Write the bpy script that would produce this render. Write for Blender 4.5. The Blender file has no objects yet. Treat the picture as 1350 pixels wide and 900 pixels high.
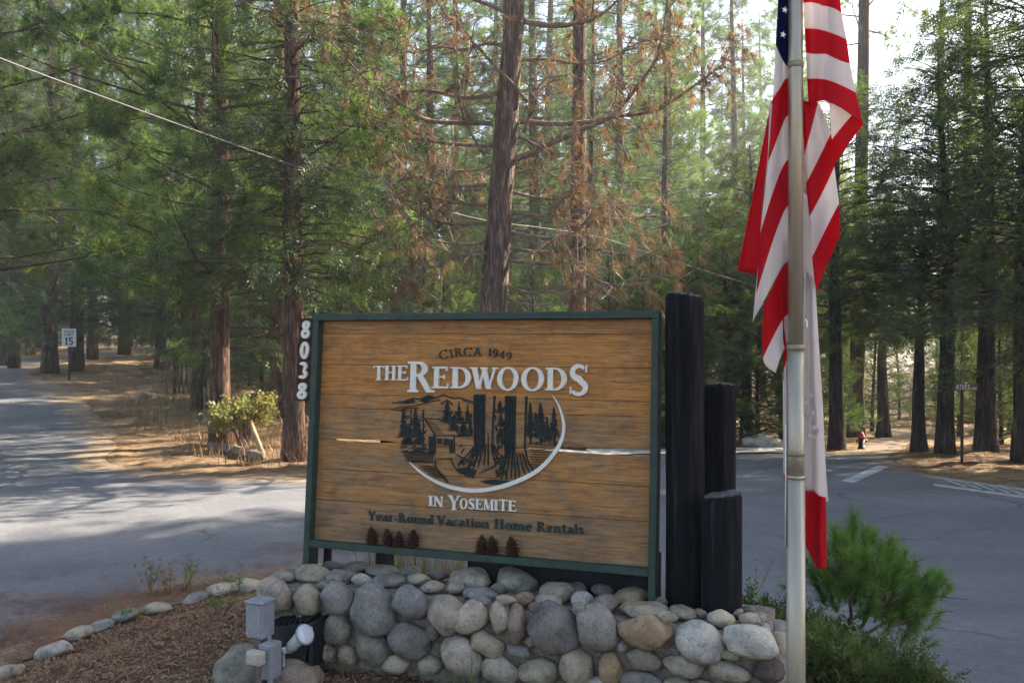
import bpy, bmesh, math, random
import numpy as np
from mathutils import Vector, Matrix, noise as mnoise
from mathutils.geometry import delaunay_2d_cdt

SC = bpy.context.scene
COL = SC.collection
RNG = np.random.default_rng(7)
random.seed(7)
R = math.radians

# ------------------------------------------------------------------ camera
EYE = Vector((0.0, 0.0, 1.6))
FPX = 1150.0                      # focal length in photograph pixels (1350 wide)
cam_d = bpy.data.cameras.new("camera")
cam = bpy.data.objects.new("camera", cam_d)
COL.objects.link(cam)
cam.location = EYE
cam.rotation_euler = (R(90), 0, 0)
cam_d.sensor_width = 36.0
cam_d.lens = 36.0 * FPX / 1350.0
cam_d.clip_start = 0.05
cam_d.clip_end = 3000
SC.camera = cam

# ------------------------------------------------------------------ sky, sun, exposure
SUN_AZ, SUN_EL = 62.0, 37.0       # azimuth to the right of the view direction (+Y)
world = bpy.data.worlds.new("World")
SC.world = world
world.use_nodes = True
wn = world.node_tree
wn.nodes.clear()
sky = wn.nodes.new("ShaderNodeTexSky")
sky.sky_type = 'NISHITA'
sky.sun_disc = False
sky.sun_elevation = R(SUN_EL)
sky.sun_rotation = R(SUN_AZ)
sky.air_density = 1.0
sky.dust_density = 2.2
sky.ozone_density = 1.0
bg = wn.nodes.new("ShaderNodeBackground")
bg.inputs[1].default_value = 0.085
wo = wn.nodes.new("ShaderNodeOutputWorld")
wn.links.new(sky.outputs[0], bg.inputs[0])
wn.links.new(bg.outputs[0], wo.inputs[0])

sun_d = bpy.data.lights.new("sun", 'SUN')
sun_d.energy = 5.0
sun_d.angle = R(0.53)
sun_d.color = (1.0, 0.90, 0.75)
sun = bpy.data.objects.new("sun", sun_d)
COL.objects.link(sun)
sdir = Vector((math.sin(R(SUN_AZ)) * math.cos(R(SUN_EL)), math.cos(R(SUN_AZ)) * math.cos(R(SUN_EL)), math.sin(R(SUN_EL))))
sun.rotation_euler = sdir.to_track_quat('Z', 'Y').to_euler()
sun.location = (20, 20, 40)

SC.view_settings.view_transform = 'Standard'
SC.view_settings.look = 'None'
SC.view_settings.exposure = 2.2
SC.view_settings.gamma = 1.0
SC.view_settings.use_curve_mapping = False
SC.render.engine = 'CYCLES'
cy = SC.cycles
cy.max_bounces = 4
cy.diffuse_bounces = 3
cy.glossy_bounces = 2
cy.transmission_bounces = 3
cy.use_adaptive_sampling = True
cy.adaptive_threshold = 0.03
cy.transparent_max_bounces = 6
cy.volume_bounces = 0
cy.caustics_reflective = False
cy.caustics_refractive = False
cy.sample_clamp_indirect = 6.0
try:
    cy.use_denoising = True
    cy.denoiser = 'OPENIMAGEDENOISE'
except Exception:
    pass

# ------------------------------------------------------------------ helpers
def tag(o, label=None, cat=None, group=None, kind=None):
    if label: o["label"] = label
    if cat: o["category"] = cat
    if group: o["group"] = group
    if kind: o["kind"] = kind
    return o

def link(o, parent=None):
    COL.objects.link(o)
    if parent is not None:
        o.parent = parent
    return o

def empty(name, loc=(0, 0, 0), rz=0.0):
    o = bpy.data.objects.new(name, None)
    o.empty_display_size = 0.2
    o.location = loc
    o.rotation_euler = (0, 0, rz)
    return link(o)

def np_mesh(name, V, F, smooth=False):
    """V (n,3), F (m,k) with constant k"""
    V = np.asarray(V, dtype=np.float32)
    F = np.asarray(F, dtype=np.int32)
    me = bpy.data.meshes.new(name)
    k = F.shape[1]
    me.vertices.add(len(V))
    me.vertices.foreach_set("co", V.ravel())
    me.loops.add(F.size)
    me.loops.foreach_set("vertex_index", F.ravel())
    me.polygons.add(len(F))
    me.polygons.foreach_set("loop_start", np.arange(0, F.size, k, dtype=np.int32))
    me.polygons.foreach_set("loop_total", np.full(len(F), k, dtype=np.int32))
    if smooth:
        me.polygons.foreach_set("use_smooth", np.ones(len(F), dtype=bool))
    me.update(calc_edges=True)
    return me

def np_obj(name, V, F, mat, parent=None, smooth=False):
    me = np_mesh(name, V, F, smooth)
    me.materials.append(mat)
    return link(bpy.data.objects.new(name, me), parent)

class MB:
    def __init__(self):
        self.v, self.f = [], []
    def add(self, verts, faces):
        n = len(self.v)
        self.v += [tuple(p) for p in verts]
        self.f += [tuple(i + n for i in f) for f in faces]
        return self
    def box(self, x0, x1, y0, y1, z0, z1):
        return self.add([(x0, y0, z0), (x1, y0, z0), (x1, y1, z0), (x0, y1, z0), (x0, y0, z1), (x1, y0, z1), (x1, y1, z1), (x0, y1, z1)],
                        [(0, 3, 2, 1), (4, 5, 6, 7), (0, 1, 5, 4), (1, 2, 6, 5), (2, 3, 7, 6), (3, 0, 4, 7)])
    def tube(self, pts, radii, n=8, cap=True, jit=0.0):
        pts = [Vector(p) for p in pts]
        base = len(self.v)
        up = None
        for i, p in enumerate(pts):
            if i == 0: d = pts[1] - p
            elif i == len(pts) - 1: d = p - pts[i - 1]
            else: d = pts[i + 1] - pts[i - 1]
            d = d.normalized() if d.length > 1e-9 else Vector((0, 0, 1))
            if up is None:
                up = Vector((1, 0, 0)) if abs(d.x) < 0.8 else Vector((0, 1, 0))
            a = (up - d * up.dot(d)).normalized()
            up = a
            b = d.cross(a)
            r = radii[i] if hasattr(radii, '__len__') else radii
            for k in range(n):
                t = 2 * math.pi * k / n
                rr = r * (1 + (random.uniform(-jit, jit) if jit else 0))
                self.v.append(tuple(p + a * (math.cos(t) * rr) + b * (math.sin(t) * rr)))
        for i in range(len(pts) - 1):
            for k in range(n):
                q = (k + 1) % n
                self.f.append((base + i * n + k, base + i * n + q, base + (i + 1) * n + q, base + (i + 1) * n + k))
        if cap:
            self.f.append(tuple(base + k for k in reversed(range(n))))
            e = base + (len(pts) - 1) * n
            self.f.append(tuple(e + k for k in range(n)))
        return self
    def prism(self, poly, y0, y1):
        """polygon of (x,z) extruded along y; y0 is the front"""
        n = len(poly)
        ar = sum(poly[i][0] * poly[(i + 1) % n][1] - poly[(i + 1) % n][0] * poly[i][1] for i in range(n))
        if ar < 0: poly = poly[::-1]
        vs = [(x, y0, z) for x, z in poly] + [(x, y1, z) for x, z in poly]
        fs = [tuple(range(n)), tuple(reversed(range(n, 2 * n)))]
        for i in range(n):
            j = (i + 1) % n
            fs.append((i, n + i, n + j, j))
        return self.add(vs, fs)
    def mesh(self, name, smooth=False, bevel=0.0, bseg=1):
        me = bpy.data.meshes.new(name)
        me.from_pydata(self.v, [], self.f)
        if bevel:
            bm = bmesh.new(); bm.from_mesh(me)
            bmesh.ops.bevel(bm, geom=bm.edges[:], offset=bevel, segments=bseg, affect='EDGES', profile=0.7)
            bm.to_mesh(me); bm.free()
        if smooth:
            for p in me.polygons: p.use_smooth = True
        me.update()
        return me
    def build(self, name, mat, parent=None, smooth=False, bevel=0.0, bseg=1, color=None):
        me = self.mesh(name, smooth, bevel, bseg)
        me.materials.append(mat)
        o = bpy.data.objects.new(name, me)
        if color: o.color = color
        return link(o, parent)

def copy_tree(o, parent=None):
    c = o.copy()
    COL.objects.link(c)
    c.parent = parent
    for ch in o.children:
        copy_tree(ch, c)
    return c

def smooth_step(a, b, x):
    t = np.clip((np.asarray(x, float) - a) / (b - a), 0, 1)
    return t * t * (3 - 2 * t)

def ray(px, py, depth):
    """point at a depth along the line through a photograph pixel"""
    return Vector(((px - 675) / FPX * depth, depth, EYE.z - (py - 450) / FPX * depth))

# ------------------------------------------------------------------ materials
def new_mat(name):
    m = bpy.data.materials.new(name)
    m.use_nodes = True
    nt = m.node_tree
    nt.nodes.clear()
    out = nt.nodes.new("ShaderNodeOutputMaterial")
    return m, nt, out

def N(nt, t, **kw):
    n = nt.nodes.new(t)
    for k, v in kw.items():
        if k.startswith('i_'):
            n.inputs[int(k[2:]) if k[2:].isdigit() else k[2:]].default_value = v
        else:
            setattr(n, k, v)
    return n

def ramp(nt, fac, stops):
    r = nt.nodes.new("ShaderNodeValToRGB")
    el = r.color_ramp.elements
    while len(el) < len(stops): el.new(0.5)
    for e, (p, c) in zip(el, stops):
        e.position = p
        e.color = (*c, 1) if len(c) == 3 else c
    nt.links.new(fac, r.inputs[0])
    return r

def coords(nt, kind='Object', scale=(1, 1, 1)):
    tc = nt.nodes.new("ShaderNodeTexCoord")
    mp = nt.nodes.new("ShaderNodeMapping")
    mp.inputs['Scale'].default_value = scale
    nt.links.new(tc.outputs[kind], mp.inputs[0])
    return mp.outputs[0]

def pos_coords(nt, scale=(1, 1, 1)):
    g = nt.nodes.new("ShaderNodeNewGeometry")
    mp = nt.nodes.new("ShaderNodeMapping")
    mp.inputs['Scale'].default_value = scale
    nt.links.new(g.outputs['Position'], mp.inputs[0])
    return mp.outputs[0]

def noise(nt, vec, scale, detail=4, rough=0.55):
    n = N(nt, "ShaderNodeTexNoise")
    n.inputs['Scale'].default_value = scale
    n.inputs['Detail'].default_value = detail
    n.inputs['Roughness'].default_value = rough
    if vec is not None: nt.links.new(vec, n.inputs['Vector'])
    return n

def mixc(nt, fac, a, b, blend='MIX'):
    m = nt.nodes.new("ShaderNodeMix")
    m.data_type = 'RGBA'
    m.blend_type = blend
    for sock, val in ((m.inputs[0], fac), (m.inputs[6], a), (m.inputs[7], b)):
        if isinstance(val, (int, float)): sock.default_value = val
        elif isinstance(val, tuple): sock.default_value = (*val, 1) if len(val) == 3 else val
        else: nt.links.new(val, sock)
    return m.outputs[2]

def math_n(nt, op, a, b=None):
    m = nt.nodes.new("ShaderNodeMath")
    m.operation = op
    for i, val in enumerate((a, b)):
        if val is None: continue
        if isinstance(val, (int, float)): m.inputs[i].default_value = val
        else: nt.links.new(val, m.inputs[i])
    return m.outputs[0]

def bsdf(nt, out, color, rough=0.8, spec=0.3, metal=0.0, bump=None, bstr=0.3, bdist=0.01):
    p = nt.nodes.new("ShaderNodeBsdfPrincipled")
    if isinstance(color, tuple): p.inputs['Base Color'].default_value = (*color, 1)
    else: nt.links.new(color, p.inputs['Base Color'])
    if isinstance(rough, (int, float)): p.inputs['Roughness'].default_value = rough
    else: nt.links.new(rough, p.inputs['Roughness'])
    p.inputs['Specular IOR Level'].default_value = spec
    p.inputs['Metallic'].default_value = metal
    if bump is not None:
        b = nt.nodes.new("ShaderNodeBump")
        b.inputs['Strength'].default_value = bstr
        b.inputs['Distance'].default_value = bdist
        nt.links.new(bump, b.inputs['Height'])
        nt.links.new(b.outputs[0], p.inputs['Normal'])
    nt.links.new(p.outputs[0], out.inputs[0])
    return p

def simple_mat(name, color, rough=0.7, spec=0.3, metal=0.0, var=0.25, scale=12.0, bstr=0.15, bdist=0.004):
    m, nt, out = new_mat(name)
    v = coords(nt)
    n = noise(nt, v, scale, 6)
    dark = tuple(c * (1 - var) for c in color)
    light = tuple(min(1, c * (1 + var)) for c in color)
    r = ramp(nt, n.outputs[0], [(0.3, dark), (0.7, light)])
    bsdf(nt, out, r.outputs[0], rough, spec, metal, n.outputs[0], bstr, bdist)
    return m

def leaf_mat(name, c1, c2, trans=0.45, tcol=None, scale=0.6, gloss=0.025):
    m, nt, out = new_mat(name)
    v = pos_coords(nt)
    n = noise(nt, v, scale, 3)
    oi = nt.nodes.new("ShaderNodeObjectInfo")
    col = ramp(nt, n.outputs[0], [(0.32, c1), (0.68, c2)]).outputs[0]
    hs = nt.nodes.new("ShaderNodeHueSaturation")
    nt.links.new(math_n(nt, 'ADD', math_n(nt, 'MULTIPLY', oi.outputs['Random'], 0.04), 0.48), hs.inputs['Hue'])
    nt.links.new(math_n(nt, 'ADD', math_n(nt, 'MULTIPLY', oi.outputs['Random'], 0.5), 0.75), hs.inputs['Value'])
    nt.links.new(col, hs.inputs['Color'])
    col = hs.outputs[0]
    d = nt.nodes.new("ShaderNodeBsdfDiffuse")
    nt.links.new(col, d.inputs[0])
    t = nt.nodes.new("ShaderNodeBsdfTranslucent")
    tm = mixc(nt, 1.0, col, tcol or (1.8, 1.9, 0.9), 'MULTIPLY')
    nt.links.new(tm, t.inputs[0])
    mx = nt.nodes.new("ShaderNodeMixShader")
    mx.inputs[0].default_value = trans
    nt.links.new(d.outputs[0], mx.inputs[1])
    nt.links.new(t.outputs[0], mx.inputs[2])
    g = nt.nodes.new("ShaderNodeBsdfGlossy")
    g.inputs['Roughness'].default_value = 0.45
    mg = nt.nodes.new("ShaderNodeMixShader")
    mg.inputs[0].default_value = gloss
    nt.links.new(mx.outputs[0], mg.inputs[1])
    nt.links.new(g.outputs[0], mg.inputs[2])
    nt.links.new(mg.outputs[0], out.inputs[0])
    return m

def bark_mat(name, c1, c2, zs=0.22, scale=14):
    m, nt, out = new_mat(name)
    v = coords(nt, 'Object', (1, 1, zs))
    n = noise(nt, v, scale, 8, 0.65)
    v2 = coords(nt, 'Object', (1, 1, zs * 0.35))
    n2 = noise(nt, v2, scale * 1.6, 5, 0.6)
    n2.inputs['Distortion'].default_value = 0.8
    rid = math_n(nt, 'ABSOLUTE', math_n(nt, 'SUBTRACT', n2.outputs[0], 0.5))
    rid = math_n(nt, 'MINIMUM', math_n(nt, 'MULTIPLY', rid, 9.0), 1.0)
    f = math_n(nt, 'MULTIPLY', n.outputs[0], math_n(nt, 'ADD', math_n(nt, 'MULTIPLY', rid, 0.75), 0.45))
    r = ramp(nt, f, [(0.15, tuple(c * 0.35 for c in c1)), (0.42, c1), (0.75, c2)])
    bsdf(nt, out, r.outputs[0], 0.9, 0.1, 0, f, 0.9, 0.03)
    return m

M = {}
M['pine_leaf'] = leaf_mat('pine_leaf', (0.045, 0.078, 0.025), (0.145, 0.175, 0.05), 0.5, (1.9, 2.1, 1.1), 1.1)
M['cedar_leaf'] = leaf_mat('cedar_leaf', (0.030, 0.06, 0.026), (0.10, 0.135, 0.046), 0.46, (1.8, 2.0, 1.1), 1.0)
M['deep_leaf'] = leaf_mat('deep_leaf', (0.040, 0.064, 0.026), (0.095, 0.12, 0.042), 0.45)
M['dead_leaf'] = leaf_mat('dead_leaf', (0.135, 0.068, 0.036), (0.21, 0.115, 0.065), 0.38, (1.3, 1.2, 1.05))
M['sunlit_leaf'] = leaf_mat('sunlit_leaf', (0.20, 0.21, 0.075), (0.36, 0.34, 0.14), 0.45, (1.4, 1.4, 0.9))  # leaf tone raised in place of sunlight that misses the bush
M['young_pine'] = leaf_mat('young_pine', (0.085, 0.18, 0.035), (0.18, 0.30, 0.065), 0.35, (1.4, 1.5, 0.8), 3.0)
M['shrub_leaf'] = leaf_mat('shrub_leaf', (0.07, 0.115, 0.03), (0.16, 0.20, 0.06), 0.35, (1.4, 1.5, 0.8), 5.0)
M['straw'] = leaf_mat('straw', (0.20, 0.13, 0.055), (0.36, 0.26, 0.12), 0.3, (1.2, 1.1, 0.9), 1.0)
M['green_blade'] = leaf_mat('green_blade', (0.08, 0.15, 0.04), (0.20, 0.25, 0.07), 0.4, (1.4, 1.4, 0.8), 6.0)
M['litter'] = leaf_mat('litter', (0.20, 0.105, 0.045), (0.36, 0.21, 0.10), 0.1, (1, 1, 1), 2.0)
M['mulch_chip'] = leaf_mat('mulch_chip', (0.075, 0.04, 0.026), (0.32, 0.175, 0.105), 0.05, (1, 1, 1), 30.0)
M['bark_cedar'] = bark_mat('bark_cedar', (0.15, 0.102, 0.078), (0.34, 0.25, 0.19))
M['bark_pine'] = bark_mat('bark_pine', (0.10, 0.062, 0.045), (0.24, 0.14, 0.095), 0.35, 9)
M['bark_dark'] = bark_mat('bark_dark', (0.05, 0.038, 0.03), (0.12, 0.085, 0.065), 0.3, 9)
M['dead_wood'] = simple_mat('dead_wood', (0.26, 0.20, 0.155), 0.9, 0.1, var=0.4, scale=8)
M['limb_wood'] = simple_mat('limb_wood', (0.15, 0.09, 0.065), 0.9, 0.1, var=0.45, scale=10)

M['dead_limb'] = simple_mat('dead_limb', (0.20, 0.145, 0.11), 0.9, 0.1, var=0.45, scale=10)
M['live_limb'] = simple_mat('live_limb', (0.075, 0.052, 0.04), 0.9, 0.1, var=0.45, scale=10)

# ------------------------------------------------------------------ terrain shape
def base_height(x, y):
    x = np.asarray(x, float); y = np.asarray(y, float)
    r = np.maximum(y, 0.0)
    zl = np.interp(r, [0, 8, 12, 20, 34, 60, 120, 400], [-0.18, -0.18, -0.17, -0.03, 0.42, 1.34, 3.0, 9.0])
    zr = np.interp(r, [0, 5, 10, 15.6, 22, 40, 80, 400], [-0.16, -0.2, -0.38, -0.6, -0.88, -1.7, -2.6, -3.0])
    a = x / np.maximum(y, 2.0)
    w = smooth_step(-0.30, 0.22, a)
    return zl * (1 - w) + zr * w

_DD = np.geomspace(2.5, 140.0, 700)
def px_on(px, py, hfun=base_height):
    """ground position first met along the line through a photograph pixel"""
    xs = (px - 675) / FPX * _DD
    g = EYE.z - (py - 450) / FPX * _DD - (hfun(xs, _DD) + 0.0 * _DD)
    k = np.argmax(g < 0) if (g < 0).any() else len(_DD) - 1
    k = max(k, 1)
    t = g[k - 1] / (g[k - 1] - g[k]) if g[k] != g[k - 1] else 0.0
    d = float(_DD[k - 1] + (_DD[k] - _DD[k - 1]) * min(max(t, 0.0), 1.0))
    return ((px - 675) / FPX * d, d)

BED_FRONT = [(-2.95, 3.0), (-2.85, 4.0)] + [px_on(px, py, lambda x, y: -0.10) for px, py in
             [(0, 868), (40, 855), (75, 840), (103, 818), (131, 810), (162, 798), (206, 788), (258, 774), (293, 764), (324, 760), (352, 757), (390, 748)]]
BED_BACK = [(-0.75, 6.3), (0.3, 5.9), (1.3, 5.0), (1.75, 4.55), (2.15, 4.15), (2.25, 3.0), (2.25, 0.6), (0.5, 0.2), (-2.95, 0.6)]
BED = np.array(BED_FRONT + BED_BACK)

def poly_sdist(x, y, P):
    """signed distance, positive inside"""
    x = np.asarray(x, float).ravel(); y = np.asarray(y, float).ravel()
    d2 = np.full(x.shape, 1e18); ins = np.zeros(x.shape, bool)
    n = len(P)
    for i in range(n):
        x0, y0 = P[i]; x1, y1 = P[(i + 1) % n]
        ex, ey = x1 - x0, y1 - y0
        t = np.clip(((x - x0) * ex + (y - y0) * ey) / max(ex * ex + ey * ey, 1e-12), 0, 1)
        d2 = np.minimum(d2, (x - x0 - t * ex) ** 2 + (y - y0 - t * ey) ** 2)
        c = ((y0 > y) != (y1 > y)) & (x < (x1 - x0) * (y - y0) / (y1 - y0 + 1e-15) + x0)
        ins ^= c
    return np.where(ins, 1, -1) * np.sqrt(d2)

def height(x, y):
    x = np.asarray(x, float); y = np.asarray(y, float)
    sh = x.shape
    z = base_height(x, y).ravel()
    d = poly_sdist(x, y, BED)
    w = smooth_step(-0.05, 1.5, d)
    z = z * (1 - w) + 0.095 * w
    return z.reshape(sh)

def gz(x, y):
    return float(surf(np.array([x]), np.array([y]))[0])

def on_ground(px, py):
    x, y = px_on(px, py, height)
    return Vector((x, y, gz(x, y)))

B = lambda px, py: px_on(px, py)
ROAD = [(-14, 4.2), (-3.0, 4.3)] + BED_FRONT[2:] + BED_BACK[:6] + [(2.25, 0.5), (9, 0.5), (24, 4), (24, 9.6)] + \
    [B(*p) for p in [(1500, 668), (1350, 646), (1290, 637), (1235, 628), (1200, 617), (1172, 605), (1185, 595), (1204, 583), (1222, 571)]] + \
    [B(*p) for p in [(1180, 566), (1163, 572), (1148, 580), (1132, 592), (1110, 597), (1060, 598), (985, 598), (850, 599.5), (700, 602), (540, 616), (395, 630)]] + \
    [B(*p) for p in [(300, 629), (215, 626), (165, 615), (140, 604), (152, 590), (146, 566), (118, 536), (72, 506), (40, 493), (46, 486), (80, 477), (130, 471), (192, 468), (192, 458), (110, 463), (0, 474)]] + \
    [(-38, 36), (-30, 14)]
def densify(P, step, jit):
    out = []
    n = len(P)
    for i in range(n):
        a = Vector(P[i]).to_2d(); b = Vector(P[(i + 1) % n]).to_2d()
        L = (b - a).length
        st = step * max(0.25, min(4, 0.5 * (a.length + b.length) / 12))
        k = max(1, int(L / st))
        for j in range(k):
            p = a.lerp(b, j / k)
            nn = mnoise.noise(Vector((p.x * 1.3, p.y * 1.3, 3.1))) + 0.5 * mnoise.noise(Vector((p.x * 4, p.y * 4, 9.1)))
            d = Vector((-(b - a).y, (b - a).x)).normalized() * nn * jit * min(1.0, p.length / 10)
            out.append(p + d)
    return out
ROAD_P = densify(ROAD, 0.35, 0.22)
ROAD_NP = np.array([(p.x, p.y) for p in ROAD_P])

def surf(X, Y):
    """the visible ground: terrain shape with its small bumps"""
    X = np.asarray(X, float); Y = np.asarray(Y, float)
    Rr = np.sqrt(X * X + Y * Y)
    Z = height(X, Y)
    dr = poly_sdist(X, Y, ROAD_NP).reshape(X.shape)
    bump = np.array([mnoise.noise(Vector((x * 0.7, y * 0.7, 0))) * 0.05 + mnoise.noise(Vector((x * 3, y * 3, 5))) * 0.018 for x, y in zip(X.ravel(), Y.ravel())]).reshape(X.shape)
    off = smooth_step(0.0, 0.6, -dr)
    Z = Z + bump * off * np.clip(Rr / 5, 0.3, 2.5)
    return np.where(dr > 0, np.maximum(Z, base_height(X, Y) + 0.008), Z), dr

_surf = surf
def surf(X, Y):
    return _surf(X, Y)[0]

# ------------------------------------------------------------------ ground sheet
def ground_mat():
    m, nt, out = new_mat('forest_floor')
    v = pos_coords(nt)
    big = noise(nt, v, 0.35, 5)
    fine = noise(nt, v, 9.0, 8, 0.7)
    mid = noise(nt, v, 2.2, 5)
    soil = ramp(nt, fine.outputs[0], [(0.3, (0.085, 0.052, 0.034)), (0.5, (0.17, 0.105, 0.066)), (0.72, (0.28, 0.185, 0.115))]).outputs[0]
    straw = ramp(nt, fine.outputs[0], [(0.3, (0.18, 0.12, 0.06)), (0.7, (0.42, 0.31, 0.17))]).outputs[0]
    f = ramp(nt, mixc(nt, 0.45, big.outputs[0], mid.outputs[0]), [(0.46, (0, 0, 0)), (0.58, (1, 1, 1))]).outputs[0]
    c = mixc(nt, f, soil, straw)
    at = nt.nodes.new("ShaderNodeAttribute"); at.attribute_name = 'bed'
    mul = ramp(nt, fine.outputs[0], [(0.28, (0.045, 0.027, 0.019)), (0.5, (0.11, 0.063, 0.042)), (0.75, (0.20, 0.12, 0.08))]).outputs[0]
    c = mixc(nt, at.outputs['Fac'], c, mul)
    bsdf(nt, out, c, 0.95, 0.1, 0, fine.outputs[0], 0.6, 0.03)
    return m
M['ground'] = ground_mat()

def build_ground():
    th = np.concatenate([np.linspace(-180, -48, 45, endpoint=False), np.linspace(-48, 48, 300, endpoint=False), np.linspace(48, 180, 45, endpoint=False)])
    rr = np.concatenate([[0.05], np.linspace(0.6, 8, 95), np.geomspace(8.1, 420, 190)])
    T, Rr = np.meshgrid(np.radians(th), rr)
    X = Rr * np.sin(T); Y = Rr * np.cos(T)
    Z, dr = _surf(X, Y)
    Z = np.where(dr > 0, height(X, Y), Z) - smooth_step(-0.02, 0.12, dr) * (0.03 + 0.0025 * Rr)
    nT, nR = len(th), len(rr)
    idx = np.arange(nT * nR).reshape(nR, nT)
    a = idx[:-1, :]; b = np.roll(idx, -1, 1)[:-1, :]; c = np.roll(idx, -1, 1)[1:, :]; d = idx[1:, :]
    F = np.stack([a, d, c, b], -1).reshape(-1, 4)
    o = np_obj('ground', np.stack([X, Y, Z], -1).reshape(-1, 3), F, M['ground'], None, True)
    at = o.data.attributes.new('bed', 'FLOAT', 'POINT')
    at.data.foreach_set('value', smooth_step(-0.05, 0.15, poly_sdist(X, Y, BED)).astype(np.float32))
    tag(o, 'brown forest floor of needles, soil and dry grass', None, None, 'structure')
    return o
build_ground()

def road_mat():
    m, nt, out = new_mat('asphalt')
    v = pos_coords(nt)
    fine = noise(nt, v, 42.0, 6, 0.85)
    mid = noise(nt, v, 1.1, 5)
    big = noise(nt, pos_coords(nt, (0.15, 0.5, 1)), 1.0, 4)
    base = ramp(nt, fine.outputs[0], [(0.25, (0.105, 0.106, 0.114)), (0.55, (0.17, 0.17, 0.178)), (0.8, (0.25, 0.245, 0.24))]).outputs[0]
    k = ramp(nt, mixc(nt, 0.5, mid.outputs[0], big.outputs[0]), [(0.33, (0.70, 0.70, 0.72)), (0.66, (1.2, 1.18, 1.14))]).outputs[0]
    c = mixc(nt, 1.0, base, k, 'MULTIPLY')
    vo = N(nt, "ShaderNodeTexVoronoi", feature='DISTANCE_TO_EDGE')
    vo.inputs['Scale'].default_value = 0.28
    wob = noise(nt, v, 1.6, 4)
    add = nt.nodes.new("ShaderNodeMixRGB"); add.blend_type = 'ADD'; add.inputs[0].default_value = 0.55
    nt.links.new(v, add.inputs[1]); nt.links.new(wob.outputs[1], add.inputs[2])
    nt.links.new(add.outputs[0], vo.inputs['Vector'])
    crack = ramp(nt, vo.outputs[0], [(0.0, (1, 1, 1)), (0.009, (0, 0, 0))]).outputs[0]
    gate = ramp(nt, mid.outputs[0], [(0.42, (0, 0, 0)), (0.55, (0.8, 0.8, 0.8))]).outputs[0]
    c = mixc(nt, math_n(nt, 'MULTIPLY', crack, gate), c, (0.035, 0.035, 0.037))
    sk = noise(nt, v, 11.0, 5, 0.8)
    c = mixc(nt, 1.0, c, ramp(nt, sk.outputs[0], [(0.3, (0.80, 0.80, 0.81)), (0.7, (1.2, 1.2, 1.19))]).outputs[0], 'MULTIPLY')
    # needle and dust stains with a drifted shape
    st = noise(nt, pos_coords(nt, (0.5, 1.2, 1)), 1.3, 6, 0.65)
    at = nt.nodes.new("ShaderNodeAttribute"); at.attribute_name = 'edge'
    sm = ramp(nt, math_n(nt, 'ADD', math_n(nt, 'MULTIPLY', st.outputs[0], 0.75), math_n(nt, 'MULTIPLY', at.outputs['Fac'], 0.5)), [(0.60, (0, 0, 0)), (0.74, (0.8, 0.8, 0.8))]).outputs[0]
    dust = ramp(nt, fine.outputs[0], [(0.3, (0.19, 0.13, 0.08)), (0.7, (0.36, 0.255, 0.155))]).outputs[0]
    c = mixc(nt, sm, c, dust)
    bsdf(nt, out, c, 0.85, 0.25, 0, fine.outputs[0], 0.35, 0.006)
    return m
M['road'] = road_mat()

def build_road():
    bp = [(p.x, p.y) for p in ROAD_P]
    n = len(bp)
    mn = ROAD_NP.min(0); mx = ROAD_NP.max(0)
    pts = []
    for i in range(60):
        yy = 0.6 * (1.085 ** i)
        if yy > mx[1]: break
        xx = mn[0]
        step = max(0.35, yy * 0.085)
        while xx < mx[0]:
            pts.append((xx + random.uniform(-.02, .02), yy + random.uniform(-.02, .02))); xx += step
    pts = np.array(pts)
    ok = poly_sdist(pts[:, 0], pts[:, 1], ROAD_NP) > 0.12
    pts = pts[ok]
    V = [Vector(p) for p in bp] + [Vector(p) for p in pts]
    res = delaunay_2d_cdt(V, [], [list(range(n))], 1, 1e-5)
    v2, _, f2 = res[0], res[1], res[2]
    A = np.array([(v.x, v.y) for v in v2])
    Z = base_height(A[:, 0], A[:, 1]) + 0.008
    me = bpy.data.meshes.new('road')
    me.from_pydata([(a[0], a[1], z) for a, z in zip(A, Z)], [], [tuple(f) for f in f2])
    bm = bmesh.new(); bm.from_mesh(me)
    bmesh.ops.recalc_face_normals(bm, faces=bm.faces[:])
    if sum(f.normal.z for f in bm.faces) < 0: bmesh.ops.reverse_faces(bm, faces=bm.faces[:])
    bm.to_mesh(me); bm.free()
    for p in me.polygons: p.use_smooth = True
    d = poly_sdist(A[:, 0], A[:, 1], ROAD_NP)
    at = me.attributes.new('edge', 'FLOAT', 'POINT')
    at.data.foreach_set('value', (1 - smooth_step(0.0, 0.9, d)).astype(np.float32))
    me.materials.append(M['road'])
    o = link(bpy.data.objects.new('road', me))
    tag(o, 'grey asphalt road junction curving round the planted sign bed', None, None, 'structure')
build_road()

# far-edge gutter, lengthened behind the sign; its pale colour stands in for sunlight
M['sunlit_concrete'] = simple_mat('sunlit_concrete', (0.52, 0.50, 0.46), 0.85, 0.2, var=0.15, scale=6)
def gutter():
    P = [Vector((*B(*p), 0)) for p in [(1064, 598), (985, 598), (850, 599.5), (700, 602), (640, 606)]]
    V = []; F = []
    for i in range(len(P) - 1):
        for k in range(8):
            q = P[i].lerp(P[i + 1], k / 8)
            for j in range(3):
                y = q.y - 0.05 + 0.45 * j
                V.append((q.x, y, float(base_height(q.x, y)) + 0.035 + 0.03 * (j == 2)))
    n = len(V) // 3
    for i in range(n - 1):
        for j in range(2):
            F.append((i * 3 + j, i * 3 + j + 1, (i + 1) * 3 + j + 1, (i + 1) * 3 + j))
    o = np_obj('gutter', V, F, M['sunlit_concrete'], None, True)
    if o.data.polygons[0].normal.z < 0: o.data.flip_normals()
    tag(o, 'gutter strip along the far road edge, coloured pale in place of sunlight', None, None, 'structure')
gutter()

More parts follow.
